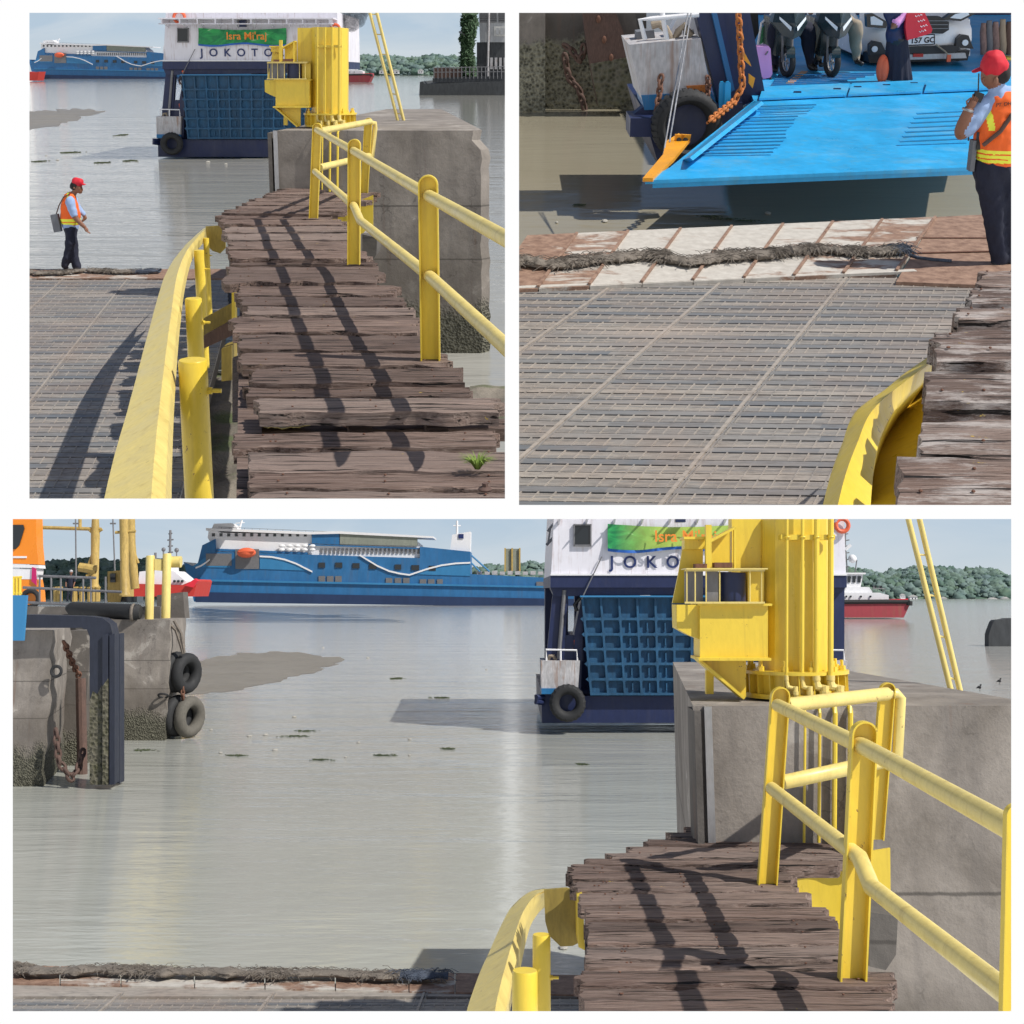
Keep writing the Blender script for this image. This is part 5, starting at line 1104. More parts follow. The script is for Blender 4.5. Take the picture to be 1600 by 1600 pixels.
b = MB(); b.prism([C.d(u, v, yb - .06) for u, v in ((49, 908), (50, 886), (56, 888), (57, 915))], (0, .05, 0)); b.build('tail_light', C, 'magenta', t)
b = MB(); b.torus(C.d(47, 936, yb - .1), Y, .3, .09, 24, 8); b.build('wheel', C, 'rubber', t)
b = MB(); b.box(C.d(0, 872, yb - .03), C.d(42, 869, yb)); b.build('stripe', C, 'white', bd)
b = MB(); p = C.d(0, 930, yN - 2); q = C.d(36, 1001, yN - 2); b.box((p.x, yN - 2, q.z), (q.x, yN - 1.9, p.z)); o = b.build('blue_container', C, 'ship_blue_light'); tag(o, 'corner of a pale blue steel container at the left edge', 'container')
t = thing(C, 'barred_gate', C.d(28, 930, yN), 'bright yellow barred gate above the blue container', 'gate')
for u in (21, 26, 31):
    b = MB(); b.tube([C.d(u, 930, yN), C.d(u, 903, yN)], .035, 8); b.build('bar', C, 'yellow', t)
b = MB(); b.tube([C.d(15, 903, yN), C.d(34, 902, yN)], .03, 8); b.tube([C.d(15, 927, yN), C.d(34, 927, yN)], .03, 8); b.build('rail', C, 'yellow', t)
# derrick masts
def mast(W, y, pts, r, label, extras=()):
    t = thing(W, 'derrick_mast', W.d(*pts[-1], y), label, 'mast'); b = MB(); b.tube([W.d(u, v, y) for u, v in pts], r, 14); b.build('pole', W, 'yellow_old', t, 40)
    for e_, rr, nm in extras:
        b = MB(); b.tube([W.d(u, v, y) for u, v in e_], rr, 8); b.build(nm, W, 'yellow_old', t)
mast(C, yF + 12, [(149, 800), (149, 838), (148, 912), (148, 918)], [.12, .17, .14, .2], 'tan steel mast carrying the long boom, left of the pier', [([(56, 824), (158, 827)], .07, 'boom'), ([(148, 836), (138, 826)], .06, 'knee'), ([(125, 826), (125, 800)], .07, 'strut'), ([(143, 838), (160, 827)], .05, 'knee'), ([(150, 850), (138, 885)], .06, 'brace')])
mast(C, yF + 6, [(193, 800), (194, 840), (195, 925), (195, 930)], [.15, .15, .14, .2], 'tan pipe mast wound with rope, left of a twin mast', [([(180, 832), (212, 830)], .05, 'crosspiece')])
mast(C, yF + 7, [(204, 800), (205, 850), (211, 920)], .15, 'thicker tan mast leaning behind the roped mast', [([(205, 850), (216, 880)], .05, 'brace')])
for (u0, u1, vt, lab) in ((118, 119, 800, 'thin dark aerial pole standing behind the railing'), (176, 180, 800, 'thin dark aerial pole leaning left of the roped mast')):
    b = MB(); b.tube([C.d(u0, vt, yF + 9), C.d(u1, 905, yF + 9)], .03, 6); b.tube([C.d(u0 - 4, 818, yF + 9), C.d(u0 + 5, 818, yF + 9)], .03, 6); o = b.build('aerial_pole', C, 'grey_steel'); tag(o, lab, 'pole')
t = thing(C, 'winch', C.d(178, 942, yF + 8), 'yellow winch box at the foot of the masts', 'winch')
b = MB(); b.prism([C.d(u, v, yF + 7.5) for u, v in ((168, 941), (168, 893), (190, 891), (190, 941))], (0, 1.5, 0)); b.build('box', C, 'yellow_old', t)
b = MB(); b.prism([C.d(u, v, yF + 7.4) for u, v in ((172, 910), (172, 896), (180, 896), (180, 910))], (0, .1, 0)); b.prism([C.d(u, v, yF + 7.4) for u, v in ((188, 941), (190, 932), (214, 932), (214, 941))], (0, .8, 0)); b.build('vent', C, 'dark_glass', t)
b = MB(); b.tube([C.d(124, 886, yF + 8), C.d(150, 890, yF + 8)], .16, 10); b.tube([C.d(150, 892, yF + 8), C.d(135, 900, yF + 8)], .06, 6); b.build('arm', C, 'yellow_old', t)
t = thing(C, 'quay_railing', C.d(120, 945, yF + 5), 'long grey pipe railing along the quay edge, left side', 'railing')
b = MB()
for pts in ([(36, 918), (190, 925)], [(60, 900), (150, 903)], [(36, 941), (120, 945)]): b.tube([C.d(u, v, yF + 5) for u, v in pts], .045, 8)
b.build('rail', C, 'grey_steel', t)
for u in (62, 80, 95, 130, 142, 165):
    b = MB(); b.tube([C.d(u, 901, yF + 5), C.d(u, 945, yF + 5)], .035, 6); b.build('post', C, 'grey_steel', t)
for i, u in enumerate((88, 93, 117, 128, 141, 147, 152)):
    b = MB(); b.tube([C.d(u, 940, yF + 6), C.d(u, 918, yF + 6)], .1, 8); b.tube([C.d(u, 919, yF + 6), C.d(u, 917, yF + 6)], .12, 8); o = b.build('short_bollard', C, 'yellow_old'); tag(o, ['leftmost', 'second', 'third', 'fourth', 'fifth', 'sixth', 'rightmost'][i] + ' short yellow bollard from the left behind the quay railing', 'bollard', 'short yellow bollards behind the quay railing')
simple_person(C, C.d(108, 940, yF + 5.5), 1.05, 'small figure in dark clothes and pale cap on the left quay', 'trousers', 'white_dirty', 'trousers')
# red tug nosing behind the pier
Fm = Frame(C, 120, IDC); t = thing(C, 'tugboat', Fm.p(260, 930), 'small bright red and white tug behind the yellow pipes at left', 'tugboat')
b = MB(); Fm.pr(b, [(200, 932), (200, 912), (285, 914), (306, 905), (308, 908), (302, 932)], 0, 6); h = b.build('hull', C, 'red', t)
b = MB(); Fm.pr(b, [(290, 915), (306, 904), (310, 908), (303, 918)], -.3, .5); b.build('bow_fender', C, 'red_bright', h)
b = MB(); Fm.pr(b, [(212, 912), (214, 893), (240, 890), (268, 892), (287, 908), (287, 914)], .8, 5); Fm.rect(b, 232, 878, 262, 892, 1, 4); c = b.build('deckhouse', C, 'white', t)
for u in (270, 276, 282):
    b = MB(); b.tube([Fm.p(u, 908, .5), Fm.p(u, 908, .9)], .12, 8); b.build('porthole', C, 'dark_glass', c)
b = MB(); Fm.tube(b, [(252, 880, 3), (253, 826, 3)], .13, 6)
for v, w in ((832, 3), (842, 5), (852, 4), (862, 4)): Fm.tube(b, [(253 - w, v, 3), (253 + w, v - 1, 3)], .07, 5)
Fm.tube(b, [(242, 880, 3), (242, 858, 3)], .08, 5); Fm.tube(b, [(263, 880, 3), (263, 860, 3)], .06, 5); b.ball(Fm.p(263, 858, 3), .22); b.ball(Fm.p(242, 857, 3), .2); Fm.tube(b, [(229, 890, 3), (229, 862, 3)], .14, 6); b.build('mast', C, 'grey_steel', t)
# red boat bow at left edge of the upper left view
b = MB(); Fm2 = Frame(A, 560, lambda u, v: (u, v)); Fm2.pr(b, [(40, 126), (40, 112), (52, 113), (61, 112), (58, 126)], 0, 8); o = b.build('boat_bow', A, 'red'); tag(o, 'small red boat bow at the left edge ahead of the blue ship, upper left view', 'boat')
# dark mooring dolphin at right
yd = C.g(1545, 1010, C.wz).y
t = thing(C, 'mooring_dolphin', C.g(1565, 1010, C.wz), 'dark rounded quay end at the right edge, lower view', 'quay end')
b = MB(); b.prism([C.d(u, v, yd) for u, v in ((1545, 1010), (1545, 992), (1547, 985), (1552, 972), (1555, 969), (1566, 968), (1573, 966), (1600, 966), (1600, 1012))], (0, .9, 0)); b.build('wall', C, 'dark_quay', t, 20)
# small dark nubs on the block, roughly bird shaped
for (u, v, y, lab) in ((1531, 1077, 13.2, 'small dark bird nearer on the concrete block top'), (1562, 1067, 14.2, 'tiny dark bird at the far edge of the concrete block')):
    b = MB(); p = C.d(u, v, y); b.ball(p + Z * .02, (.018, .014, .016)); b.ball(p + Vector((.012, 0, .042)), .009); b.tube([p + Vector((-.016, 0, .02)), p + Vector((-.034, 0, .01))], [.01, .003], 6); b.tube([p, p - Z * .02], .003, 4); o = b.build('nub', C, 'rubber'); tag(o, lab, 'nub')
# ------------------------------------------------------------------ bodies
def organic(chains, voxel):
    """one continuous surface from tapering limbs; faces take the material of the nearest limb"""
    mb = MB(); segs = []
    for pts, rad, mat, fl in chains:
        pts = [Vector(p) for p in pts]; rad = rad if isinstance(rad, (list, tuple)) else [rad] * len(pts)
        cy = sum(p.y for p in pts) / len(pts)
        N = 6; dp, dr = [], []
        for i in range(len(pts) - 1):
            for j in range(N): f = j / N; dp.append(pts[i].lerp(pts[i + 1], f)); dr.append(rad[i] * (1 - f) + rad[i + 1] * f)
        dp.append(pts[-1]); dr.append(rad[-1])
        o = len(mb.v); mb.tube(dp, dr, 16); mb.ball(dp[0], dr[0], 14, 10); mb.ball(dp[-1], dr[-1], 14, 10)
        if fl != 1:
            for k in range(o, len(mb.v)): mb.v[k].y = cy + (mb.v[k].y - cy) * fl
        segs.append((dp, dr, mat))
    me = bpy.data.meshes.new('tmp'); me.from_pydata([tuple(v) for v in mb.v], [], mb.f)
    ob = bpy.data.objects.new('tmp', me); COL.objects.link(ob)
    m = ob.modifiers.new('r', 'REMESH'); m.mode = 'VOXEL'; m.voxel_size = voxel
    q = ob.modifiers.new('s', 'SMOOTH'); q.iterations = 4; q.factor = .5
    dg = bpy.context.evaluated_depsgraph_get(); dg.update(); ev = ob.evaluated_get(dg); r = ev.to_mesh()
    vs = [v.co.copy() for v in r.vertices]; fs = [tuple(p.vertices) for p in r.polygons]; fm = []
    for f in fs:
        c = sum((vs[i] for i in f), Vector()) / len(f); best = (1e9, 0)
        for dp, dr, mat in segs:
            for p, rr in zip(dp, dr):
                d = (p - c).length - rr
                if d < best[0]: best = (d, mat)
        fm.append(best[1])
    soft = {}
    for f, m_ in zip(fs, fm):
        for i in f: soft[i] = min(soft.get(i, 9), 0 if m_ == 2 else 1)
    A_ = voxel * .8
    for i, q_ in enumerate(r.vertices):        # creases and folds of the cloth
        if soft.get(i): p_ = vs[i] / voxel; vs[i] = vs[i] + q_.normal * A_ * ((1 - abs(noise.noise(Vector((p_.x * .11, p_.y * .11, p_.z * .05))) * 2.4)) * .9 + noise.noise(p_ * .22) * .8 - .4)
    ev.to_mesh_clear(); bpy.data.objects.remove(ob); bpy.data.meshes.remove(me)
    return vs, fs, fm
def put(mb, vfm, matf=None):
    vs, fs, fm = vfm; o = len(mb.v); mb.v += vs; mb.r += [0.0] * len(vs); mb.f += [tuple(i + o for i in f) for f in fs]
    mb.fm += [(matf(sum((vs[i] for i in f), Vector()) / len(f), m) if matf else m) for f, m in zip(fs, fm)]
class Fig:
    """figure drawn from the photograph's own joint positions at distance y"""
    def __init__(s, W, y): s.W, s.y = W, y; s.k = (W.d(1001, 500, y) - W.d(1000, 500, y)).length
    def p(s, u, v, dy=0): q = s.W.d(u, v, s.y); return Vector((q.x, q.y + dy * s.k, q.z))
    def c(s, pts, rad, mat=0, fl=1.0): return ([s.p(*q) for q in pts], [r * s.k for r in rad] if isinstance(rad, (list, tuple)) else rad * s.k, mat, fl)
    def v(s, mb): return mb
def hand(f, b, wrist, direction, size, curl=.5, side=(0, 1, 0)):
    """palm, four unequal bent fingers and a thumb; size in photo pixels"""
    w = f.p(*wrist); d = Vector(direction).normalized(); k = f.k * size; s = Vector(side).normalized(); n = d.cross(s).normalized()
    b.tube([w, w + d * k * .25, w + d * k * .5], [k * .16, k * .22, k * .2], 10)
    for i, L in enumerate((.42, .5, .46, .36)):
        a = w + d * k * .48 + s * k * (-.15 + .1 * i); m = a + d * k * L * .5 + n * k * .04; e = m + (d * (1 - curl) + n * curl).normalized() * k * L * .5
        b.tube([a, m, e], [k * .055, k * .05, k * .04], 8)
    a = w + d * k * .2 - s * k * .18; b.tube([a, a + (d * .7 - s * .6).normalized() * k * .2, a + (d * .9 - s * .1).normalized() * k * .4], [k * .06, k * .055, k * .045], 8)

# worker walking on the ramp, upper left view
yA = A.g(115, 423, ZDA).y; f = Fig(A, yA)
t = thing(A, 'person', f.p(115, 423), 'worker in orange vest and red cap walking along the ramp end, head bowed', 'person')
b = MB()
put(b, organic([f.c([(109, 356, 2), (111, 372, 3), (113, 388, 4), (116, 404, 3), (119, 418, 3)], [10.5, 9, 7.4, 6.6, 6.4], 0), f.c([(111, 356, -2), (111, 372, -3), (110, 389, -3), (106, 403, -3), (102, 413, -3)], [10.5, 9, 7.4, 6.6, 6.4], 0),
                f.c([(117, 421, 3), (124, 424, 3), (130, 425.5, 3)], [3.2, 3, 2.2], 3), f.c([(99, 416, -3), (105, 420, -3), (110, 421, -3)], [3.2, 2.8, 2.2], 3),
                f.c([(110, 352, 0), (110, 335, 0), (108.5, 318, 0), (110, 308, 0)], [12.4, 13, 11.8, 8], 1, 1.05), f.c([(113, 306, 0), (117, 299, 0)], [4.8, 4.2], 2),
                f.c([(113, 313, -10), (117, 325, -12), (120, 333, -12)], [6.8, 6.4, 5.8], 1), f.c([(119, 331, -12), (123, 340, -12), (130, 348, -11), (136, 354, -10)], [4.6, 4.3, 3.6, 2.9], 2),
                f.c([(112, 313, 10), (118, 325, 12), (126, 336, 12)], [6, 5, 4], 1), f.c([(126, 336, 12), (130, 342, 12), (126, 346, 10)], [3, 2.6, 2.2], 2),
                f.c([(119, 290, 0), (122, 293, 0)], [7, 6.6], 2, .9), f.c([(124, 298, 0), (125.5, 300, 0)], [4.3, 3.2], 2), f.c([(128.5, 295.5, 0), (129.8, 297, 0)], [1.4, 1.1], 2)], .017))
b.mi = 2; hand(f, b, (136, 354, -10), (.55, 0, -1), 13, .4, (0, 1, 0)); b.ball(f.p(118, 293, -6.6), (1.2 * f.k, .7 * f.k, 2 * f.k), 8, 6)
b.build('body', A, ['trousers', 'shirt', 'skin', 'shoe'], t, 60)
b = MB(); put(b, organic([f.c([(116.5, 290, 0), (118, 286, 0)], [7.6, 6.5], 0)], .02)); b.build('hair', A, 'hair', t, 60)
b = MB(); put(b, organic([f.c([(120, 284, 0), (123.5, 285, 0)], [7.6, 7.2], 0, 1.0)], .018)); b.tube([f.p(127, 287), f.p(133, 290.5)], [5.5 * f.k, 3.5 * f.k], 10)
for i in range(len(b.v) - 20, len(b.v)): b.v[i].z = f.p(127, 288).z + (b.v[i].z - f.p(127, 288).z) * .3
b.build('cap', A, 'cap_red', t, 60)
def vA(c, m):
    u = 0; zt_ = lambda v: f.p(110, v).z
    if zt_(350.5) < c.z < zt_(341): 
        return 1 if not (zt_(346.6) < c.z < zt_(345.4)) else 0
    if abs(c.x - f.p(116 if c.z < zt_(315) else 110, 330).x) < 1.8 * f.k and c.z > zt_(326) and c.y < f.y: return 1
    return 0
b = MB(); put(b, organic([f.c([(110, 343, 0), (110, 334, 0), (108.5, 320, 0), (109.5, 309, 0)], [14.8, 14.6, 13.2, 9.4], 0, 1.02)], .017), vA); b.build('vest', A, ['vest_orange', 'reflective'], t, 60)
b = MB(); q = f.p(91, 346, -8); b.box(q + Vector((-5.5, -4, -15)) * f.k, q + Vector((5.5, 4, 12)) * f.k, 0, Matrix.Rotation(R(-8), 3, 'Y')); b.box(q + Vector((-6.2, -4.6, -2)) * f.k, q + Vector((4.8, 0, 10)) * f.k, 0, Matrix.Rotation(R(-8), 3, 'Y')); b.build('bag', A, 'bag_grey', t)
b = MB(); b.tube([f.p(91, 333, -8), f.p(96, 320, -11), f.p(103, 307, -11), f.p(112, 302, -8)], 1 * f.k, 6); b.build('strap', A, 'wreck_wood', t)

# man with radio, seen from behind, upper right view
yB = B.g(1558, 417, ZD).y; f = Fig(B, yB)
t = thing(B, 'person', f.p(1558, 420), 'man seen from behind in orange vest and red cap holding up a radio', 'person')
b = MB()
put(b, organic([f.c([(1546, 262, 0), (1550, 300, -1), (1553, 340, -2), (1557, 375, -1), (1562, 404, 0)], [25, 21, 16, 14, 13], 0, .85), f.c([(1578, 262, 0), (1581, 300, 0), (1582, 340, 0), (1585, 375, 0), (1588, 404, 0)], [25, 21, 16, 14, 13], 0, .85),
                f.c([(1563, 412, 0), (1552, 415, -4)], [8, 6.5], 3), f.c([(1589, 412, 0), (1586, 415, -4)], [8, 6.5], 3),
                f.c([(1563, 225, 0), (1563, 200, 0), (1566, 165, 0)], [34, 35, 30], 1, .72), f.c([(1563, 262, 0), (1562, 240, 0)], [31, 32], 0, .72), f.c([(1560, 148, 0), (1557, 135, 0)], [16, 12], 1, .9), f.c([(1557, 138, 0), (1554, 118, 0)], [11.5, 12], 2),
                f.c([(1533, 168, -2), (1518, 185, -6), (1506, 200, -8)], [16, 15, 14], 1), f.c([(1512, 193, -7), (1498, 207, -9), (1500, 190, -14), (1507, 168, -18)], [12.5, 11, 9, 7], 2),
                f.c([(1600, 168, 0), (1612, 200, 0)], [16, 14], 1),
                f.c([(1553, 112, 0), (1551, 120, 0)], [18.5, 17.5], 2), f.c([(1541, 126, -2), (1540, 128, -2)], [7, 6], 2)], .014))
b.mi = 2; hand(f, b, (1507, 168, -18), (.55, .1, 1), 28, .55, (1, 0, -.3)); b.ball(f.p(1549, 124, -19), (3.5 * f.k, 2 * f.k, 6 * f.k), 8, 6); b.tube([f.p(1536, 121, -6), f.p(1533, 125, -6)], [2.5 * f.k, 3 * f.k], 8)
b.build('body', B, ['trousers', 'shirt', 'skin', 'shoe'], t, 60)
b = MB(); put(b, organic([f.c([(1559, 116, 1), (1560, 108, 1)], [18.8, 18], 0)], .016)); b.build('hair', B, 'hair', t, 60)
b = MB(); put(b, organic([f.c([(1554, 103, 0), (1553, 99, 0)], [21.5, 20], 0)], .013)); o = len(b.v); b.tube([f.p(1538, 108, 8), f.p(1527, 114, 12)], [12 * f.k, 9 * f.k], 14)
for i in range(o, len(b.v)): c0 = f.p(1533, 110).z + (f.p(1533, 110).x - b.v[i].x) * -.5; b.v[i].z = c0 + (b.v[i].z - c0) * .18
b.build('cap', B, 'cap_red', t, 60)
def vB(c, m):
    z = lambda v: f.p(1560, v).z
    if z(251) < c.z < z(231): return 0 if (z(239) < c.z < z(237) or z(245.5) < c.z < z(244)) else 1
    xs = f.p(1531 + (f.p(1560, 150).z - c.z) / f.k * .28, 180).x
    if z(200) < c.z < z(148) and abs(c.x - xs) < 4.5 * f.k and c.y < f.y + 8 * f.k: return 1
    return 0
b = MB(); put(b, organic([f.c([(1564, 232, 0), (1562, 220, 0), (1563, 195, 0), (1567, 172, 0)], [39, 38, 38, 33.5], 0, .74)], .013), vB); vest = b.build('vest', B, ['vest_orange', 'reflective'], t, 60)
for k_, (v_, sz, tx) in enumerate(((163, 7.6, "PT. DHARMA"), )):
    b = MB(); q = f.p(1546, v_, -26); b.text(tx, q, Vector((1, 0, .12)), Z, sz * f.k, .3 * f.k, space=.95); b.build('lettering', B, 'text_dark', vest)
b = MB(); b.tube([f.p(1585, 142, -24), f.p(1572, 172, -28.5), f.p(1552, 200, -29.5), f.p(1528, 223, -22)], 3.2 * f.k, 8); b.build('strap', B, 'wreck_wood', t)
b = MB(); b.box(f.p(1512, 266, -10), f.p(1524, 218, 6)); b.build('bag', B, 'bag_grey', t); b = MB(); b.tube([f.p(1513, 220, 0), f.p(1514, 208, 0), f.p(1522, 200, 0), f.p(1528, 190, -10)], 1 * f.k, 6); b.box(f.p(1521, 232, -12), f.p(1530, 205, -6)); b.build('pouch', B, 'black', t)
b = MB(); b.box(f.p(1516, 156, -16), f.p(1531, 142, -9), 0, Matrix.Rotation(R(20), 3, 'Y')); b.tube([f.p(1524, 143, -12), f.p(1525, 113, -12)], 1 * f.k, 6); o = b.build('radio', B, 'black'); tag(o, 'black hand radio with a thin aerial held up by the man in the orange vest', 'radio')
b = MB(); b.torus(f.p(1506, 169, -17), (.3, 0, 1), 7.4 * f.k, 1.4 * f.k, 20, 6, 1.6); b.build('wrist_watch', B, 'steel', t)

# ------------------------------------------------------------------ the ferry's bow at the ramp, upper right view
ZF = -2.32; H = B.g
t = thing(B, 'ferry', H(1350, 160, ZF), 'ferry bow with its bright blue ramp lowered and black tyre at left', 'ferry'); fer = t
yH = H(1300, 158, ZF).y; RT = -2.46
tip = lambda u: H(u, 283 - (u - 1008) * .041, RT); hin = lambda u: H(u, 157 - (u - 1178) * .045, ZF)
b = MB(); q = [tip(1020), tip(1640), hin(1660), hin(1178)]; b.prism(q, (0, 0, -.07)); rp = b.build('ramp', B, 'cyan', t)
b = MB(); q = [tip(1008) + Vector((0, -.02, .01)), tip(1640) + Vector((0, -.02, .01)), H(1640, 243, RT + .03), H(1068, 250, RT + .03)]; b.prism(q, (0, 0, -.035)); b.build('lip', B, 'cyan', rp)
b = MB(); b.prism([H(1066, 250, RT + .02), H(1178, 158, ZF), H(1190, 158, ZF + .12), H(1078, 246, RT + .14)], (.03, 0, -.03)); b.build('side_coaming', B, 'cyan', rp)
b = MB(); q = [H(1004, 284, RT), H(1020, 284, RT), H(1052, 254, RT + .01), H(1078, 222, RT + .01), H(1060, 213, RT), H(1040, 226, RT), H(1036, 246, RT)]; b.prism(q, (0, 0, .035)); b.build('yellow_corner', B, 'orange_paint', rp)
for du in (0, 10):
    b = MB(); p = f.p(1053 + du, 226); yy = H(1053, 226, RT).y; b.prism([B.d(1053 + du, 228, yy), B.d(1067 + du, 224, yy), B.d(1070 + du, 211, yy), B.d(1055 + du, 210, yy)], (0, .03, 0)); b.build('lug', B, 'orange_paint', rp)
    b = MB(); b.tube([B.d(1061 + du, 219, yy - .02), B.d(1061 + du, 219, yy + .05)], .028, 12); b.build('lug_hole', B, 'black', rp)
rnd = random.Random(4)
def zr(v): return RT + (ZF - RT) * (275 - v) / 120. + .012
def tread(u0, v0, u1, v1):
    a, c = H(u0, v0, zr(v0)), H(u1, v1, zr(v1)); b = MB(); s_ = Vector((0, .013, 0)); b.prism([a - s_, c - s_, c + s_, a + s_], (0, 0, .014)); b.build('tread_bar', B, 'cyan', rp)
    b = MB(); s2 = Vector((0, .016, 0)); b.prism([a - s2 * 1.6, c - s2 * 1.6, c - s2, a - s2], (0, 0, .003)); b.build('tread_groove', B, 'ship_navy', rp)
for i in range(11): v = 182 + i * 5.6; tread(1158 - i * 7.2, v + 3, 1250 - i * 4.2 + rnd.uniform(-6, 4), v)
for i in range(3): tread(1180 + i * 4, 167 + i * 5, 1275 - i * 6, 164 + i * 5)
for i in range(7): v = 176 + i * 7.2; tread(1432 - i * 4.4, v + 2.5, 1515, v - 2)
# hinge plates and car deck
for (ua, ub) in ((1186, 1322), (1325, 1440), (1444, 1640)):
    b = MB(); sl = lambda u: -(u - 1186) * .045
    b.prism([H(ua, 157 + sl(ua), ZF + .012), H(ub, 157 + sl(ub), ZF + .012), H(ub + 6, 139 + sl(ub), ZF + .04), H(ua + 6, 139 + sl(ua), ZF + .04)], (0, 0, .025)); b.build('hinge_plate', B, 'cyan', t)
b = MB(); b.prism([H(1178, 158, ZF - .002), H(1660, 136, ZF - .002), H(1800, 4, ZF - .002), H(1120, 4, ZF - .002)], (0, 0, -.3)); b.build('car_deck', B, 'cyan', t)
for i in range(6):
    b = MB(); u = 1192 + i * 9; b.prism([H(1205 + i * 2, 134 - i * 3, ZF), H(1310 + i * 14, 130 - i * 3, ZF), H(1310 + i * 14, 129 - i * 3, ZF), H(1205 + i * 2, 133 - i * 3, ZF)], (0, 0, .015)); b.build('tread_bar', B, 'cyan_dark', t)
b = MB(); b.prism([H(1228, 130, ZF + .004), H(1240, 130, ZF + .004), H(1262, 112, ZF + .004), H(1252, 111, ZF + .004)], (0, 0, .004)); b.build('deck_marking', B, 'orange_paint', t)
for (u, v) in ((1246, 145), (1308, 140), (1340, 137), (1385, 134), (1428, 131)):
    b = MB(); q = H(u, v, ZF + .045); b.box(q + Vector((-.045, -.02, 0)), q + Vector((.045, .02, .02))); b.build('hinge_pin', B, 'navy', t)
b = MB(); yW = H(1300, 22, ZF).y - .3; p0, p1 = B.d(1080, 30, yW), B.d(1640, -40, yW); b.box((p0.x, yW, ZF), (p1.x, yW + .3, p1.z)); b.build('inner_wall', B, 'navy', t)
b = MB(); b.box((B.d(1225, 60, yH).x + 2.7, yH + 3.0, 1.5), (B.d(1640, 60, yH).x + 9, yW, 1.8)); b.build('upper_deck', B, 'navy', t, clip=False)  # unseen deck overhead, added and sized to shade the car deck
# bow door column, bulwark, sponson
b = MB(); b.prism([B.d(u, v, yH + .1) for u, v in ((1084, 10), (1128, 10), (1160, 160), (1124, 165))], (0, .3, 0)); b.prism([B.d(u, v, yH + .5) for u, v in ((1128, 10), (1170, 10), (1196, 150), (1160, 165))], (0, .3, 0)); b.build('door_column', B, 'navy', t)
b = MB(); b.prism([B.d(u, v, yH + .02) for u, v in ((1110, 10), (1118, 10), (1148, 140), (1141, 145))], (0, .08, 0)); b.build('flange', B, 'ship_blue', t)
b = MB(); b.prism([B.d(u, v, yH) for u, v in ((983, 70), (1095, 60), (1112, 152), (1003, 156))], (0, 1.2, 0)); bw = b.build('bulwark', B, 'white_dirty', t)
b = MB(); b.prism([B.d(u, v, yH - .02) for u, v in ((1002, 149), (1112, 143), (1122, 168), (1007, 172))], (0, .8, 0)); b.build('stripe', B, 'cyan_dark', bw)
b = MB(); b.prism([B.d(u, v, yH - .025) for u, v in ((1072, 134), (1112, 132), (1110, 146), (1078, 146))], (0, .01, 0)); b.build('rust_stain', B, 'rust_orange', bw)
b = MB(); b.prism([B.d(u, v, yH + .05) for u, v in ((1003, 168), (1160, 160), (1180, 262), (1030, 262))], (0, 2.2, 0)); b.build('hull', B, 'navy', t)
b = MB(); p0 = B.d(985, 185, yH - .3); p1 = B.d(1022, 214, yH - .3); b.box((p0.x, yH - .3, p1.z), (p1.x, yH + .3, p0.z)); b.prism([B.d(u, v, yH + .01) for u, v in ((983, 184), (1008, 165), (1022, 166), (1022, 190))], (0, .2, 0)); b.build('sponson', B, 'navy', t)
b = MB(); b.torus(B.d(1073, 196, yH - .35), (-.12, 1, 0), 43 * yH / F, 11 * yH / F, 56, 14, 1.6, 0, .12); b.build('tyre_fender', B, 'rubber', t)
b = MB(); cT = B.d(1073, 196, yH - .35); RT_ = 53 * yH / F
for i in range(34):
    w_ = 2 * math.pi * i / 34; d_ = Vector((math.cos(w_), .12 * math.cos(w_), math.sin(w_))); e_ = Vector((-math.sin(w_), 0, math.cos(w_)))
    b.prism([cT + d_ * RT_ * .9 - Y * .13 - e_ * .02, cT + d_ * RT_ * .9 - Y * .13 + e_ * .02, cT + d_ * RT_ * 1.03 - Y * .06 + e_ * .024, cT + d_ * RT_ * 1.03 - Y * .06 - e_ * .024], (0, .2, 0))
b.build('tyre_tread', B, 'rubber', t)
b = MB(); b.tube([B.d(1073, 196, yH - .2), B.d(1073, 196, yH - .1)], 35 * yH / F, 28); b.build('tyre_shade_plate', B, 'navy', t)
b = MB(); b.tube([B.d(u, v, yH - .02) for u, v in ((1008, 62), (1000, 31), (1020, 29), (1092, 23))], .03, 10); b.tube([B.d(1033, 10, yH), B.d(1042, 62, yH)], .03, 8); b.build('railing', B, 'white', bw)
b = MB(); b.tube([B.d(u, v, yH + .3) for u, v in ((1018, 40), (1030, 37), (1040, 45), (1050, 62), (1060, 50), (1068, 40), (1080, 56))], .05, 10); b.build('mooring_line', B, 'khaki', t)
for (pp, m_) in (([(995, 64), (995, 50), (1022, 47), (1024, 64)], 'bag_grey'), ([(1042, 62), (1062, 20), (1092, 18), (1094, 60)], 'white'), ([(1066, 60), (1068, 48), (1084, 46), (1086, 60)], 'grey_steel')):
    b = MB(); b.prism([B.d(u, v, yH + .5) for u, v in pp], (0, .3, 0)); b.build('deck_fitting', B, m_, t)
for du in (0, 9):
    b = MB(); b.prism([B.d(u + du, v, yH - .3 - du * .01) for u, v in ((1123, 172), (1124, 133), (1126, 128), (1130, 127), (1133, 130), (1133, 172))], (0, .04, 0)); b.build('clevis', B, 'cyan', t)
chain(B, [B.d(1153, 8, yH - .2), B.d(1158, 100, yH - .2), B.d(1160, 135, yH - .3), B.d(1148, 158, yH - .4), B.d(1108, 190, H(1108, 190, RT + .1).y)], .017, .085, 'chain', 'rust_orange', t)
chain(B, [B.d(1033, 118, yH - .05), B.d(1030, 150, yH - .2), B.d(1026, 172, yH - .35)], .018, .08, 'chain', 'rust', t)
chain(B, [B.d(1106, 120, yH - .05), B.d(1106, 156, yH - .3)], .016, .07, 'chain', 'rust', t)
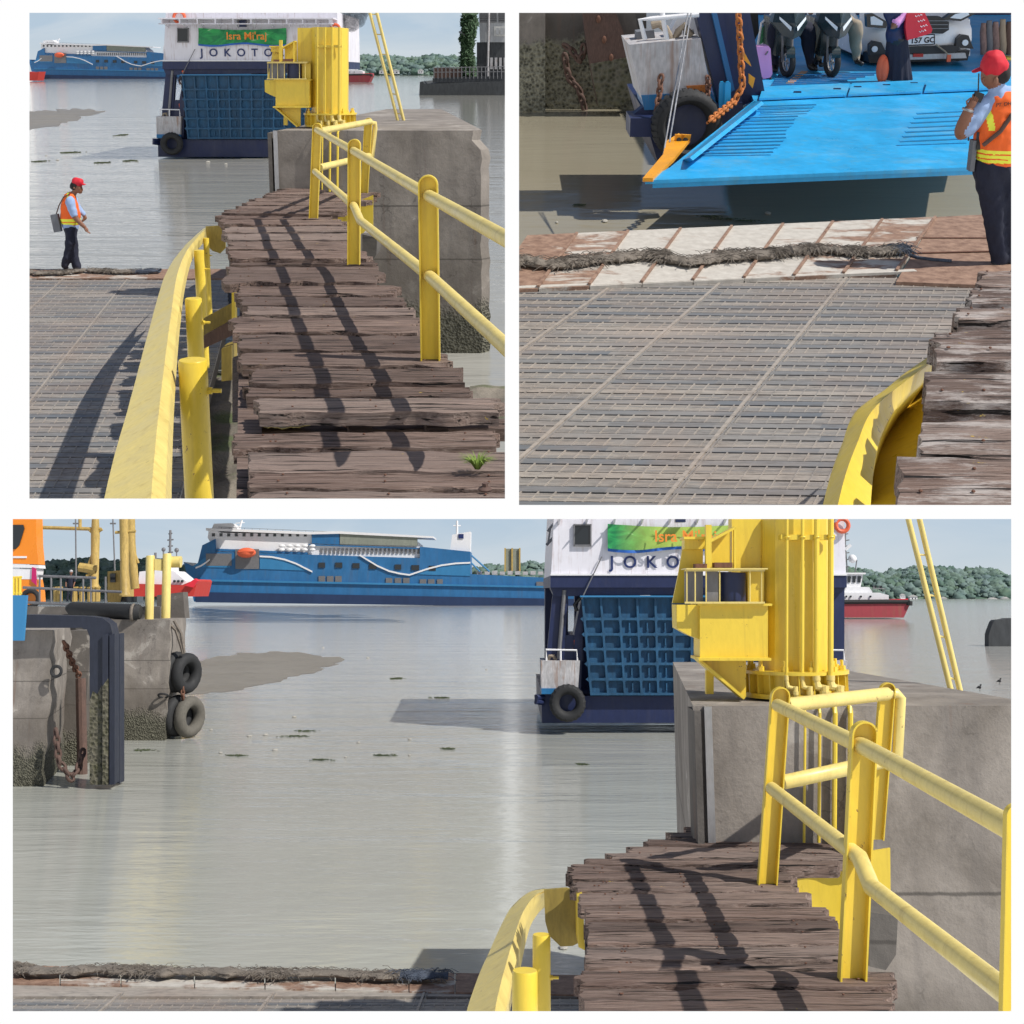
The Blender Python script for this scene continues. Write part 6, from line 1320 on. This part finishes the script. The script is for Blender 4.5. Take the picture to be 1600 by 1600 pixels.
for a_, c_ in (((1075, 20), (1036, 245)), ((1080, 20), (1046, 222))):
    b = MB(); b.tube([B.d(*a_, yH - .1), B.d(*c_, H(1040, 240, RT).y)], .009, 6); b.build('wire', B, 'steel', t)
for (pp) in ([(1158, 40), (1163, 62), (1158, 60)], [(1160, 76), (1172, 98), (1174, 104), (1160, 92)], [(1170, 115), (1180, 122), (1176, 138), (1170, 130)]):
    b = MB(); b.prism([B.d(u, v, yH - .12) for u, v in pp], (0, .04, 0)); b.build('hook_plate', B, 'orange_paint', t)

# quay wall and timber piles at the left
yQ = H(830, 175, B.wz).y
t = thing(B, 'pier_wall', H(840, 175, B.wz), 'pale concrete pier wall with mossy barnacled foot, left edge of upper right view', 'pier')
b = MB(); b.prism([B.d(u, v, yQ) for u, v in ((790, 0), (852, 0), (852, 181), (790, 181))], (0, 3, 0)); b.build('wall', B, 'concrete', t); b = MB(); b.prism([B.d(u, v, yQ + .35) for u, v in ((845, 0), (1010, 0), (1010, 181), (845, 181))], (0, 2, 0)); b.build('recess_wall', B, 'concrete_dark', t)  # darker concrete paints the shade on the recessed part
chain(B, [B.d(881, 70, yQ - .05), B.d(893, 78, yQ - .1), B.d(905, 95, yQ - .1), B.d(911, 85, yQ - .1), B.d(912, 70, yQ - .1)], .03, .13, 'chain', 'wreck_wood', t); chain(B, [B.d(882, 85, yQ + .2), B.d(888, 120, yQ + .2), B.d(905, 140, yQ + .2), B.d(914, 172, yQ + .2)], .03, .13, 'chain', 'wreck_wood', t)
t = thing(B, 'timber_pile', H(950, 168, B.wz), 'broad leaning reddish timber pile with growth at its foot, between pier wall and ferry', 'pile')
b = MB(); b.prism([B.d(u, v, yQ - .5) for u, v in ((909, 8), (958, 8), (985, 80), (992, 152), (962, 168), (935, 168), (920, 90))], (0, .5, 0)); b.build('post', B, 'wreck_wood', t)
b = MB(); b.prism([B.d(u, v, yQ - .53) for u, v in ((922, 100), (980, 90), (992, 152), (962, 168), (935, 168))], (0, .03, 0)); b.build('growth', B, 'growth', t)
for u, v in ((935, 30), (944, 62), (955, 90)):
    b = MB(); b.ball(B.d(u, v, yQ - .52), (.04, .03, .07), 8, 6); b.build('bolt_head', B, 'rust', t)
b = MB(); b.prism([B.d(u, v, yQ - .2) for u, v in ((957, 8), (990, 8), (1000, 60), (998, 150), (985, 155), (975, 60))], (0, .3, 0)); tag(b.build('timber_pile', B, 'concrete_dark'), 'dark narrow timber pile directly behind the ferry bulwark', 'pile')

# ------------------------------------------------------------------ traffic waiting on the car deck
def motorcycle(u, v, label):
    y = H(u, v, ZF).y; q = lambda du, vv, dy=0: (lambda a: Vector((a.x, a.y + dy, a.z)))(B.d(u + du, vv, y)); k = y / F
    t = thing(B, 'motorcycle', q(0, v), label, 'motorcycle')
    b = MB(); c = q(0, v - 24, .0); b.torus(c + Vector((0, .0, 0)), (1, .25, 0), 19 * k, 4.6 * k, 32, 12, 1.0); w = b.build('wheel', B, 'rubber', t)
    b = MB(); b.torus(c, (1, .25, 0), 14 * k, 1.2 * k, 28, 8); b.tube([c - X * 2 * k, c + X * 2 * k], 4 * k, 12)
    for i in range(6): a = i * math.pi / 3; d = Vector((-.24 * math.cos(a), math.cos(a), math.sin(a))); b.tube([c, c + d * 13.5 * k], .9 * k, 6)
    b.build('rim', B, 'steel', w)
    b = MB()
    for s in (-7, 7): b.tube([c + X * s * k, c + Vector((s * 1.05 * k, .1, 44 * k))], 2 * k, 10)
    b.build('fork', B, 'grey_steel', t)
    b = MB(); b.grid(lambda i, j: c + Vector(((j - .5) * 13 * k, math.cos(R(200 - i * 170)) * -24 * k * -1, math.sin(R(20 + i * 140)) * 25 * k)), 12, 3); b.build('mudguard', B, 'moto_black', t, 60)
    b = MB()   # faceted front apron
    F_ = [(0, 62, -.30), (-14, 66, -.16), (-27, 84, -.02), (-22, 100, .05), (-9, 108, -.1), (0, 106, -.2), (9, 108, -.1), (22, 100, .05), (27, 84, -.02), (14, 66, -.16)]
    vs = [c + Vector((a * k, dy, (h - 24) * k)) for a, h, dy in F_]; o = [p + Y * .22 for p in vs]; m_ = len(vs); ctr = c + Vector((0, -.34, 62 * k))
    b.add(vs + o + [ctr], [(i, (i + 1) % m_, 2 * m_) for i in range(m_)] + [(i, i + m_, (i + 1) % m_ + m_, (i + 1) % m_) for i in range(m_)] + [tuple(range(2 * m_ - 1, m_ - 1, -1))]); ap = b.build('front_apron', B, 'moto_black', t, 15)
    for s in (-1, 1):
        b = MB(); b.prism([c + Vector((s * a * k, dy, h * k)) for a, h, dy in ((5, 50, -.31), (20, 66, -.17), (20, 70, -.15), (4, 56, -.3))], (0, -.02, 0)); b.build('headlight', B, 'lamp_glass', ap)
    b = MB(); p0 = c + Vector((-14 * k, -.14, 77 * k)); b.box(p0, p0 + Vector((28 * k, .03, 8 * k))); b.build('number_plate', B, 'white', ap)
    b = MB(); b.box(p0 + Vector((0, 0, 8.5 * k)), p0 + Vector((28 * k, .03, 10.5 * k))); b.build('plate_rim', B, 'orange_paint', ap)
    b = MB(); b.tube([c + Vector((-34 * k, .15, 92 * k)), c + Vector((0, .05, 95 * k)), c + Vector((34 * k, .15, 92 * k))], 2 * k, 8); b.build('handlebar', B, 'black', t)
    b = MB(); b.box(c + Vector((-13 * k, .25, 6 * k)), c + Vector((13 * k, 1.3, 60 * k))); b.build('frame_body', B, 'moto_black', t)
    b = MB(); b.torus(c + Vector((4 * k, 1.25, -1 * k)), (1, .1, 0), 18 * k, 5 * k, 24, 10); b.build('rear_wheel', B, 'rubber', t)
    return y, k
def rider(u, v, y, label, lowm='trousers', topm='black'):
    f = Fig(B, y); t = thing(B, 'person', f.p(u, v), label, 'person'); b = MB()
    put(b, organic([f.c([(u - 8, v - 72, 50), (u - 26, v - 62, 10), (u - 27, v - 32, 20), (u - 25, v - 8, 25)], [13, 12, 9, 7], 0), f.c([(u + 8, v - 72, 50), (u + 26, v - 62, 10), (u + 29, v - 32, 20), (u + 33, v - 10, 25)], [13, 12, 9, 7], 0),
        f.c([(u - 25, v - 4, 22), (u - 27, v - 2, 6)], [5, 4.5], 3), f.c([(u + 33, v - 5, 22), (u + 36, v - 3, 6)], [5, 4.5], 3),
        f.c([(u, v - 76, 60), (u, v - 105, 45), (u, v - 130, 40)], [17, 19, 17], 1), f.c([(u - 20, v - 128, 40), (u - 30, v - 108, 20), (u - 26, v - 94, -5)], [7, 6, 5], 1), f.c([(u + 20, v - 128, 40), (u + 30, v - 108, 20), (u + 26, v - 94, -5)], [7, 6, 5], 1),
        f.c([(u, v - 145, 40), (u, v - 160, 38)], [7, 11], 2), f.c([(u - 26, v - 95, -4), (u - 24, v - 93, -10)], [5, 4.5], 2), f.c([(u + 26, v - 95, -4), (u + 24, v - 93, -10)], [5, 4.5], 2)], .03))
    b.build('body', B, [lowm, topm, 'skin', 'shoe'], t, 60)
    b = MB(); put(b, organic([f.c([(u, v - 163, 38), (u, v - 158, 38)], [14, 13], 0)], .04)); b.build('helmet', B, 'black', t, 60)
y_, k_ = motorcycle(1230, 121, 'left black scooter with orange plate rim facing out on the car deck'); rider(1240, 112, y_ + .35, 'rider in dark trousers astride the left scooter', 'trousers', 'wreck_wood')
y_, k_ = motorcycle(1300, 121, 'right black scooter with white plate next to the white car'); rider(1312, 104, y_ + .35, 'rider in khaki and black astride the right scooter', 'khaki', 'black')
# white car
yC_ = H(1440, 104, ZF).y; q = lambda u, v, dy=0: (lambda a: Vector((a.x, a.y + dy, a.z)))(B.d(u, v, yC_)); kc = yC_ / F
t = thing(B, 'car', q(1440, 104), 'white family car with a dark grille waiting nose out on the blue car deck', 'car')
def cb(name, pts, y0, y1, mat, par, sm=30):
    b = MB(); b.prism([q(u, v, y0) for u, v in pts], (0, y1 - y0, 0)); return b.build(name, B, mat, par, sm)
b = MB(); rows = [(1360, 1518, 92, .12), (1353, 1526, 84, .03), (1351, 1530, 66, -.02), (1352, 1530, 48, -.02), (1354, 1528, 34, .06), (1358, 1524, 22, .2), (1364, 1518, 14, .6), (1372, 1510, 8, 1.3)]
M_ = 14; vs = []
for (ul, ur, v, dy) in rows:
    for j in range(M_ + 1):
        s_ = j / M_ * 2 - 1; e = abs(s_) ** 3; vs.append(q((ul + ur) / 2 + (ur - ul) / 2 * s_, v, dy + e * .35))
fs = [(i * (M_ + 1) + j, i * (M_ + 1) + j + 1, (i + 1) * (M_ + 1) + j + 1, (i + 1) * (M_ + 1) + j) for i in range(len(rows) - 1) for j in range(M_)]
b.add(vs, fs)
for sgn, uu in ((-1, 1351), (1, 1530)): b.prism([q(uu, 92, .4), q(uu, 34, .4), q(uu - sgn * 4, 10, 1.2), q(uu - sgn * 4, 10, 4), q(uu, 92, 4)], (-sgn * .02, 0, 0))
b.build('body', B, 'car_white', t, 50)
cb('underbody', [(1362, 100), (1358, 84), (1520, 80), (1516, 96)], .12, 3.6, 'black', t)
g_ = cb('grille', [(1425, 50), (1428, 34), (1440, 25), (1466, 25), (1480, 34), (1480, 46), (1470, 52)], -.08, .05, 'black', t)
for v in (31, 37, 43): cb('grille_bar', [(1430, v + 1.2), (1430, v), (1478, v), (1478, v + 1.2)], -.1, -.075, 'grey_steel', g_)
cb('lower_intake', [(1398, 84), (1398, 74), (1488, 70), (1500, 76), (1484, 84)], -.05, .05, 'black', t)
cb('skid_plate', [(1402, 93), (1404, 85), (1506, 82), (1508, 90)], -.07, .05, 'steel', t)
for (pts, lu, lv) in (([(1492, 74), (1494, 60), (1502, 54), (1512, 55), (1520, 76)], 1506, 66), ([(1358, 86), (1358, 70), (1364, 64), (1376, 66), (1384, 82)], 1365, 76)):
    fg = cb('fog_surround', pts, -.04, .1, 'black', t); b = MB(); b.tube([q(lu, lv, -.07), q(lu, lv, 0)], 4.6 * kc, 16); b.build('fog_lamp', B, 'lamp_glass', fg)
for pts in ([(1472, 30), (1486, 20), (1518, 14), (1522, 22), (1500, 33)], [(1354, 42), (1353, 22), (1362, 20), (1386, 34), (1384, 44)]):
    hl = cb('headlight', pts, -.03, .1, 'dark_glass', t)
    cx_ = sum(p[0] for p in pts) / len(pts); cv_ = sum(p[1] for p in pts) / len(pts); cb('lamp', [(cx_ + (a_ - cx_) * .6, cv_ + (c_ - cv_) * .6) for a_, c_ in pts], -.045, -.03, 'lamp_glass', hl)
pl = cb('number_plate', [(1414, 69), (1414, 55), (1455, 53), (1456, 67)], -.12, -.09, 'white', t)
b = MB(); b.text("157 GC", q(1418.5, 66.2, -.125), Vector((1, 0, .04)), Z, 11.5 * kc, .002, bold=.003); b.build('plate_number', B, 'text_dark', pl)
b = MB()
for pts in ([(1413, 70), (1414, 54)], [(1456, 68), (1456, 52.5)], [(1413, 54.6), (1456, 52.6)], [(1413, 69.6), (1456, 67.6)]): b.tube([q(*p, -.12) for p in pts], .008, 6)
b.build('plate_frame', B, 'text_dark', pl)
b = MB(); b.tube([q(1458, 68, -.12), q(1470, 78, -.2), q(1478, 88, -.2)], .012, 6); b.build('tow_strap', B, 'khaki', t); b = MB(); b.box(q(1472, 94, -.22), q(1479, 83, -.18)); b.build('strap_tag', B, 'lifeboat', t)
b = MB(); b.box(q(1424, 88, -.09), q(1440, 83, -.07)); b.build('red_sticker', B, 'red', t)
for u, yo in ((1520, .45), (1362, .45)):
    b = MB(); b.torus(q(u, 82, yo + .2), X, 15 * kc, 6 * kc, 28, 12, 1.3); w = b.build('wheel', B, 'rubber', t); b = MB(); b.torus(q(u + 4, 82, yo + .2), X, 10 * kc, 2 * kc, 20, 8); b.build('rim', B, 'steel', w)
# woman with red bag
yw = H(1404, 128, ZF).y; f = Fig(B, yw)
t = thing(B, 'person', f.p(1404, 130), 'woman in long black pleated skirt with red bag before the white car', 'person')
b = MB(); put(b, organic([f.c([(1400, 55, 0), (1401, 30, 0), (1402, 5, 0), (1402, -5, 0)], [15, 14, 16, 13], 1, .75), f.c([(1402, -8, 0), (1402, -28, 0)], [6, 12], 2), f.c([(1412, 0, -3), (1410, 20, -8), (1396, 36, -16)], [7, 6, 5], 3), f.c([(1394, 38, -17), (1389, 42, -18)], [4.5, 4], 2),
    f.c([(1402, 60, 0), (1402, 118, 0)], [14, 7], 0), f.c([(1398, 128, 0), (1396, 130, -4)], [4, 3.5], 2), f.c([(1412, 126, 0), (1411, 128, -4)], [4, 3.5], 2), f.c([(1390, 0, 2), (1386, 20, 0), (1388, 38, -8)], [7, 6, 5], 1)], .03))
b.build('body', B, ['black', 'navy', 'skin', 'pink'], t, 60)
b = MB(); c0 = f.p(1402, 52); c1 = f.p(1402, 124); m = 48; vs = []
for j in range(13):
    s_ = j / 12; cc = c0.lerp(c1, s_)
    for i in range(m): w = 2 * math.pi * i / m; r_ = (14.5 + 6.5 * s_) * f.k * (1 + .09 * s_ * math.sin(w * 12 + s_ * 1.5)); vs.append(cc + Vector((math.cos(w) * r_, math.sin(w) * r_ * .8, 0)))
b.add(vs, [(j * m + i, j * m + (i + 1) % m, (j + 1) * m + (i + 1) % m, (j + 1) * m + i) for j in range(12) for i in range(m)]); b.build('skirt', B, 'trousers', t, 60)
b = MB(); b.add([f.p(1395, 127, -6), f.p(1416, 122, -6), f.p(1415, 128, -10), f.p(1398, 130, -10)], [(0, 1, 2, 3)]); b.build('sandal', B, 'khaki', t)
t = thing(B, 'shopping_bag', f.p(1430, 60, -16), 'bright red shopping bag with white lettering hanging from the womans arm', 'bag')
b = MB(); b.prism([f.p(u, v, -18) for u, v in ((1412, 61), (1409, 40), (1411, 22), (1420, 6), (1432, 8), (1440, 20), (1451, 44), (1449, 50), (1430, 56))], (0, 12 * f.k, 0)); bg_ = b.build('bag', B, 'red_bright', t, 50)
b = MB()
for i, (u, v) in enumerate(((1424, 24), (1428, 32), (1432, 40), (1430, 48))):
    b.tube([f.p(u + j * 2.1, v - j * .6 + (1.4 if j % 2 else -1.2), -19) for j in range(6)], .5 * f.k, 5)
b.build('print', B, 'text_white', bg_)
b = MB(); b.ball(f.p(1377, 107, -6), (9 * f.k, 8 * f.k, 21 * f.k), 18, 12); b.ball(f.p(1379, 108, -9), (6.5 * f.k, 7 * f.k, 18 * f.k), 18, 12); tag(b.build('rolling_case', B, 'lifeboat'), 'faded red rounded case standing beside the woman in black', 'case')
# luggage and clutter
b = MB(); yp = H(1195, 124, ZF).y; t = thing(B, 'suitcase', B.d(1192, 124, yp), 'pale pink hard suitcase standing by the navy door column', 'suitcase')
b.prism([B.d(u, v, yp) for u, v in ((1182, 76), (1184, 73), (1201, 72), (1204, 76), (1207, 115), (1204, 121), (1190, 124), (1187, 120))], (0, .25, 0)); b.build('shell', B, 'pink', t, 40)
for u in (1190, 1204):
    b = MB(); b.torus(B.d(u, 124, yp), X, .02, .012, 12, 6); b.build('wheel', B, 'black', t)
b = MB(); b.tube([B.d(1196, 86, yp - .02), B.d(1200, 80, yp - .02)], .01, 6); b.build('handle', B, 'grey_steel', t)
t = thing(B, 'folding_trolley', B.d(1196, 75, yp + 1.5), 'green and white trolley frame behind the pink suitcase', 'trolley')
b = MB(); b.prism([B.d(u, v, yp + 1.5) for u, v in ((1186, 70), (1190, 40), (1200, 52), (1202, 66))], (0, .1, 0)); b.build('panel', B, 'green_paint', t)
b = MB(); b.tube([B.d(u, v, yp + 1.45) for u, v in ((1184, 74), (1190, 36), (1208, 20))], .02, 6); b.tube([B.d(u, v, yp + 1.45) for u, v in ((1184, 74), (1208, 58), (1208, 24))], .02, 6); b.build('frame', B, 'white', t)
b = MB(); b.prism([B.d(u, v, yp + 2.2) for u, v in ((1166, 60), (1168, 15), (1184, 12), (1186, 50), (1180, 62))], (0, .3, 0)); tag(b.build('black_bag', B, 'black', None, 60), 'bulky black bag behind the orange chain', 'bag')
ys = H(1555, 85, ZF).y
for i, (u, w, m_, v0) in enumerate(((1536, 7, 'cloth_stripe', 36), (1545, 8, 'bag_grey', 32), (1555, 8, 'cloth_stripe', 34), (1566, 8, 'khaki', 30), (1576, 8, 'wreck_wood', 34))):
    b = MB(); b.tube([B.d(u, 92, ys), B.d(u + 1, 70, ys), B.d(u, 50, ys), B.d(u + 1, v0, ys)], [w * .6 * ys / F, w * .75 * ys / F, w * .7 * ys / F, w * .5 * ys / F], 10)
    o = b.build('rolled_cloth', B, m_, None, 60); tag(o, ['leftmost striped', 'grey', 'middle brown striped', 'khaki', 'rightmost dark red'][i] + ' rolled cloth bundle standing behind the red cap at the right edge', 'cloth roll', 'cloth rolls standing on the car deck')
b = MB(); b.prism([B.d(u, v, ys - .8) for u, v in ((1572, 130), (1573, 90), (1600, 90), (1600, 130))], (0, .3, 0)); tag(b.build('barrier_post', B, 'yellow'), 'bright yellow post end behind the man at the right edge', 'post')
